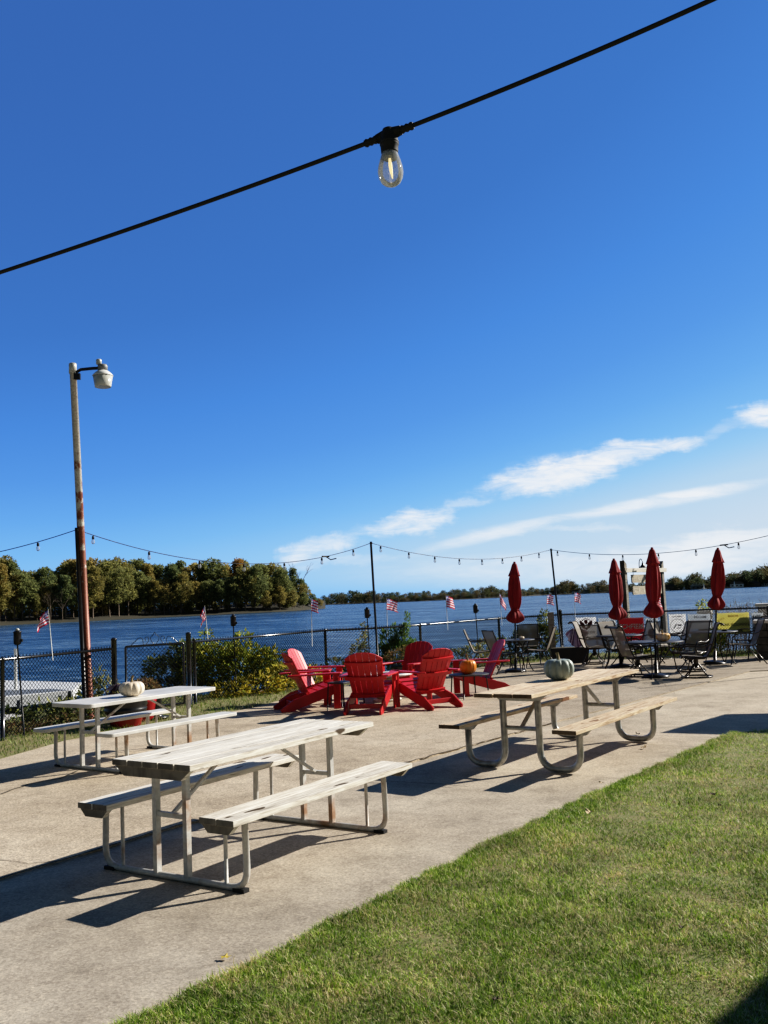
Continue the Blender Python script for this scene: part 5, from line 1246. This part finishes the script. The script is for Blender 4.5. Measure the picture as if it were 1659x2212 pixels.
for x, off, L_, hh_, s_, lb in [(1440, .4, 6, 3, False, 'white motor boat moored right of the hanging sign'), (1461, .3, 8, 4, False, 'low white boat left of the grey-roofed house'), (1521, .5, 5, 6, True, 'small boat with a white sail left of the rightmost umbrella'), (1587, .5, 5, 6.5, True, 'small boat with a white sail just right of the rightmost umbrella'), (1478, .4, 4, 3.6, True, 'tiny white sailing dinghy between the two right-hand umbrellas'), (1260, .4, 6, 3, False, 'white boat on the far water left of the second umbrella')]:
    boat(lb, x, off, L_, hh_, s_)

# ------------------------------------------------------------------ fallen leaves
def fallen(label, p, size, m_, seed, curl=.5):
    r2 = random.Random(seed); mb = MB(); n = 11; vs = [(0, 0, size*.15)]
    for k in range(n):
        a = 2*PI*k/n; r = size*(.55 if k % 2 else 1)*r2.uniform(.7, 1.05); vs.append((r*math.cos(a), r*.75*math.sin(a), size*curl*r2.uniform(0, 1)*(r/size)))
    mb.add(vs, [(0, 1+k, 1+(k+1) % n) for k in range(n)])
    o = mb.build('fallen_leaf', m_, loc=p); o.rotation_euler = (0, 0, seed); return tag(o, label, 'fallen leaf', 'fallen leaves on the ground')
fallen('curled pale dry leaf on the concrete below the tan table', at(1391, 1618, WALK)+Vector((0, 0, .012)), .05, 'dry_leaf', 1, .9)
fallen('small dark leaf on the concrete between the legs of the tan table', at(1378, 1588, WALK)+Vector((0, 0, .008)), .04, 'dark_leaf', 2, .9)
fallen('yellow leaf on the concrete near the bottom edge of the lawn', at(486, 2074, WALK)+Vector((0, 0, .012)), .035, 'yellow_leaf', 3)
fallen('pale curled leaf lying on the lawn, the larger of two', at(1274, 1767)+Vector((0, 0, .035)), .05, 'dry_leaf', 4, 1)
fallen('small pale leaf on the lawn left of the larger pale leaf', at(1228, 1777)+Vector((0, 0, .035)), .035, 'dry_leaf', 5, .8)
fallen('dark brown leaf on the lawn right of the pale pair', at(1541, 1728)+Vector((0, 0, .035)), .04, 'dark_leaf', 6, 1)
fallen('brown crumpled leaf on the grass near the bottom of the lawn', at(1072, 2180)+Vector((0, 0, .035)), .03, 'dark_leaf', 7, 1)
fallen('dark leaf on the lawn below the pale pair', at(1555, 1750)+Vector((0, 0, .03)), .03, 'dark_leaf', 8, 1)
fallen('pale leaf at the concrete edge of the lawn below the tan table', at(1300, 1700)+Vector((0, 0, .03)), .03, 'dry_leaf', 9, 1)

r8 = random.Random(17)
for k in range(26):
    x, y = r8.uniform(.1, 4.2), r8.uniform(4.2, 10.5)
    if y > 1.34*x+4.9 or abs(x/y) > .41: continue
    fallen('small brown leaf lying in the grass of the lawn', Vector((x, y, .02)), r8.uniform(.012, .026), r8.choice(['dark_leaf', 'dark_leaf', 'dry_leaf']), 30+k, 1)['group'] = 'small leaves scattered on the lawn'
# ------------------------------------------------------------------ off to the right: an unseen canopy and building, added to cast the shadows that reach in
SUN_AZ, SUN_EL = R(24), R(31)
SV = Vector((math.cos(SUN_AZ)*math.cos(SUN_EL), math.sin(SUN_AZ)*math.cos(SUN_EL), math.sin(SUN_EL)))
def lift(x, y, z): k = z/SV.z; return Vector((x+SV.x*k, y+SV.y*k, z))
t = thing('added_shadow_canopy', 'unseen red canopy on a post, added to cast the shadow at right', 'canopy')
cs = [lift(3.16, 11.15, 2.2), lift(4.42, 12.5, 2.2), lift(5.9, 12.2, 2.2), lift(6.0, 9.8, 2.2), lift(4.35, 10.5, 2.2)]
cen = sum(cs, Vector())/5+Vector((0, 0, .35))
mb = MB(); mb.add([cen]+cs, [(0, 1+k, 1+(k+1) % 5) for k in range(5)]); mb.build('canopy', 'red_cloth', t)
mb = MB(); mb.tube([(cen.x, cen.y, -.02), cen], .03, 10); mb.build('pole', 'black_metal', t)
e0 = lift(1.38, 3.80, 2.9); e1 = e0+Vector((.33, .36, 0)).normalized()*3.2
t = thing('added_shadow_building', 'unseen white-sided building, added for its roof shadow on the lawn', 'building')
ox = Vector((.74, -.67, 0)); ed_ = (e1-e0)
mb = MB(); a = e0+ox*.5; b = a+ed_; c = b+ox*6; d = a+ox*6
mb.prism([(a.x, a.y), (b.x, b.y), (c.x, c.y), (d.x, d.y)], -.02, 2.88, lambda p, q, r_: (p, q, r_)); mb.build('wall', 'white', t)
mb = MB(); b = e1; c = b+ox*7; d = e0+ox*7
mb.prism([(e0.x, e0.y), (b.x, b.y), (c.x, c.y), (d.x, d.y)], 2.9, 3.08, lambda p, q, r_: (p, q, r_)); mb.build('roof', 'stone', t)

# ------------------------------------------------------------------ light
sun_d = bpy.data.lights.new('sun', 'SUN'); sun_d.energy = 5.0; sun_d.angle = R(.53); sun_d.color = (1, .94, .85)
sun = bpy.data.objects.new('sun', sun_d); COL.objects.link(sun); sun.rotation_euler = SV.to_track_quat('Z', 'Y').to_euler(); sun.location = (20, 10, 30)
w = bpy.data.worlds.new('World'); scene.world = w; w.use_nodes = True; nt = w.node_tree; bg = nt.nodes['Background']
sky = nt.nodes.new('ShaderNodeTexSky'); sky.sky_type = 'NISHITA'; sky.sun_disc = False; sky.sun_elevation = SUN_EL; sky.sun_rotation = R(90)-SUN_AZ
sky.air_density = 1.0; sky.dust_density = .35; sky.ozone_density = 2.5; sky.altitude = 200
sepc = nt.nodes.new('ShaderNodeSeparateColor'); nt.links.new(sky.outputs[0], sepc.inputs[0])
gfac = math_(nt, 'MULTIPLY', sepc.outputs[1], .10)
skyc = ramp(nt, [(p, tuple(untone(v) for v in c)) for p, c in [(.08, (.030, .110, .40)), (.169, (.037, .138, .474)), (.262, (.047, .185, .585)), (.336, (.066, .255, .73)), (.41, (.095, .32, .80)), (.48, (.14, .41, .86)), (.54, (.205, .503, .888)), (.60, (.32, .60, .89)), (.66, (.47, .67, .86)), (.8, (.6, .72, .84))]], gfac)
skyc = mixc(nt, 1.0, skyc, (10, 10, 10), 'MULTIPLY')
# clouds: soft ellipses in the direction plane (x/y, z/y), broken up by noise
tc = nt.nodes.new('ShaderNodeTexCoord'); sep = nt.nodes.new('ShaderNodeSeparateXYZ'); nt.links.new(tc.outputs['Generated'], sep.inputs[0])
yy = math_(nt, 'MAXIMUM', sep.outputs[1], .02)
px_ = math_(nt, 'DIVIDE', sep.outputs[0], yy); pz_ = math_(nt, 'DIVIDE', sep.outputs[2], yy)
cv = nt.nodes.new('ShaderNodeCombineXYZ'); nt.links.new(px_, cv.inputs[0]); nt.links.new(pz_, cv.inputs[1])
def wnoise(scale, st, detail, rough, dist=0, rot=0):
    mp = nt.nodes.new('ShaderNodeMapping'); mp.inputs['Scale'].default_value = st; mp.inputs['Rotation'].default_value = (0, 0, rot); nt.links.new(cv.outputs[0], mp.inputs[0])
    n = nt.nodes.new('ShaderNodeTexNoise'); n.inputs['Scale'].default_value = scale; n.inputs['Detail'].default_value = detail; n.inputs['Roughness'].default_value = rough; n.inputs['Distortion'].default_value = dist
    nt.links.new(mp.outputs[0], n.inputs['Vector']); return n.outputs['Fac']
ROT = R(13)
CLOUDS = [(1000, 1062, 1300, 1020, 34, .95, 1), (1090, 1030, 1420, 985, 36, 1.0, 1), (1280, 985, 1560, 950, 24, .85, 1), (1500, 955, 1640, 905, 20, .22, 1),
          (735, 1148, 1030, 1110, 26, .9, 1), (590, 1204, 790, 1160, 22, .7, 1), (930, 1100, 1080, 1085, 12, .35, 1), (1555, 908, 1780, 880, 36, .95, 1),
          (860, 1202, 1260, 1108, 15, .75, 0), (1150, 1132, 1760, 1022, 16, .9, 0), (950, 1160, 1300, 1105, 10, .35, 0), (1060, 1160, 1420, 1124, 10, .35, 1),
          (1230, 1215, 1850, 1150, 46, .66, 1), (1380, 1180, 1800, 1130, 22, .5, 1), (700, 1245, 1750, 1205, 40, .46, 0), (500, 1225, 900, 1195, 16, .3, 1)]
def pd(x, y): d = ray(x, y); return d.x/d.y, d.z/d.y
# warp the plane a little so that edges fray into wisps along the wind
wv = nt.nodes.new('ShaderNodeTexNoise'); wv.inputs['Scale'].default_value = 9; wv.inputs['Detail'].default_value = 6; wv.inputs['Roughness'].default_value = .62; nt.links.new(cv.outputs[0], wv.inputs['Vector'])
wsub = nt.nodes.new('ShaderNodeVectorMath'); wsub.operation = 'SUBTRACT'; nt.links.new(wv.outputs['Color'], wsub.inputs[0]); wsub.inputs[1].default_value = (.5, .5, .5)
wmul = nt.nodes.new('ShaderNodeVectorMath'); wmul.operation = 'MULTIPLY'; nt.links.new(wsub.outputs[0], wmul.inputs[0]); wmul.inputs[1].default_value = (.13, .05, 0)
wadd = nt.nodes.new('ShaderNodeVectorMath'); wadd.operation = 'ADD'; nt.links.new(cv.outputs[0], wadd.inputs[0]); nt.links.new(wmul.outputs[0], wadd.inputs[1])
n1 = wnoise(30, (.55, 2.6, 1), 9, .68, .6, -ROT); n2 = wnoise(9, (.6, 2.4, 1), 6, .6, .5, -ROT)
nn_ = math_(nt, 'MULTIPLY_ADD', n1, .5, math_(nt, 'MULTIPLY', n2, .5))
total = None
#       from            to            half-thickness, strength, how broken
for (xa, ya, xb, yb, thick, amp, hard) in CLOUDS:
    a = pd(xa, ya); b = pd(xb, yb); cx, cy = (a[0]+b[0])/2, (a[1]+b[1])/2; ln = math.dist(a, b)/2; an = math.atan2(b[1]-a[1], b[0]-a[0])
    sub = nt.nodes.new('ShaderNodeVectorMath'); sub.operation = 'SUBTRACT'; nt.links.new((wadd if hard else cv).outputs[0], sub.inputs[0]); sub.inputs[1].default_value = (cx, cy, 0)
    vr = nt.nodes.new('ShaderNodeVectorRotate'); vr.rotation_type = 'Z_AXIS'; vr.inputs['Angle'].default_value = -an; nt.links.new(sub.outputs[0], vr.inputs['Vector'])
    sc = nt.nodes.new('ShaderNodeVectorMath'); sc.operation = 'MULTIPLY'; nt.links.new(vr.outputs[0], sc.inputs[0]); sc.inputs[1].default_value = (1/(ln*1.2), 1/(thick/F*1.5), 0)
    le = nt.nodes.new('ShaderNodeVectorMath'); le.operation = 'LENGTH'; nt.links.new(sc.outputs[0], le.inputs[0])
    mr = nt.nodes.new('ShaderNodeMapRange'); mr.interpolation_type = 'SMOOTHSTEP'; mr.inputs[1].default_value = 1.0; mr.inputs[2].default_value = 0.1; mr.inputs[3].default_value = 0; mr.inputs[4].default_value = 1; nt.links.new(le.outputs['Value'], mr.inputs[0])
    # coverage: denser toward the core, frayed by noise toward the rim
    k = math_(nt, 'MULTIPLY_ADD', math_(nt, 'ADD', mr.outputs[0], math_(nt, 'MULTIPLY', nn_, 3.0 if hard else 2.2)), 1.15 if hard else .9, -1.88 if hard else -1.04, True)
    k = math_(nt, 'MULTIPLY', k, math_(nt, 'MULTIPLY', math_(nt, 'MULTIPLY', mr.outputs[0], 1.9, None, True), math_(nt, 'MULTIPLY', math_(nt, 'MULTIPLY_ADD', n1, 1.5, .12, True), amp)))
    total = k if total is None else math_(nt, 'SUBTRACT', math_(nt, 'ADD', total, k), math_(nt, 'MULTIPLY', total, k))
front_ = math_(nt, 'GREATER_THAN', sep.outputs[1], .05)
total = math_(nt, 'MULTIPLY', total, front_, None, True)
total = math_(nt, 'MULTIPLY', total, .94)
cm = mixc(nt, total, skyc, (7.0, 7.2, 7.5))
# sky dimmed and greyed overhead and landward, added to darken the shadows
hi = nt.nodes.new('ShaderNodeMapRange'); hi.interpolation_type = 'SMOOTHSTEP'; hi.inputs[1].default_value = .62; hi.inputs[2].default_value = .95; hi.inputs[3].default_value = 1; hi.inputs[4].default_value = .36; nt.links.new(sep.outputs[2], hi.inputs[0])
bk = nt.nodes.new('ShaderNodeMapRange'); bk.interpolation_type = 'SMOOTHSTEP'; bk.inputs[1].default_value = .55; bk.inputs[2].default_value = -.2; bk.inputs[3].default_value = 1; bk.inputs[4].default_value = .34; nt.links.new(sep.outputs[1], bk.inputs[0])
dim = math_(nt, 'MULTIPLY', hi.outputs[0], bk.outputs[0])
dc = nt.nodes.new('ShaderNodeCombineColor'); nt.links.new(math_(nt, 'MULTIPLY', dim, math_(nt, 'MULTIPLY_ADD', dim, -.9, 1.9)), dc.inputs[0]); nt.links.new(math_(nt, 'MULTIPLY', dim, math_(nt, 'MULTIPLY_ADD', dim, -.25, 1.25)), dc.inputs[1]); nt.links.new(math_(nt, 'MULTIPLY', dim, math_(nt, 'MULTIPLY_ADD', dim, .5, .5)), dc.inputs[2])
cm = mixc(nt, 1.0, cm, dc.outputs[0], 'MULTIPLY')
nt.links.new(cm, bg.inputs[0]); bg.inputs[1].default_value = .10
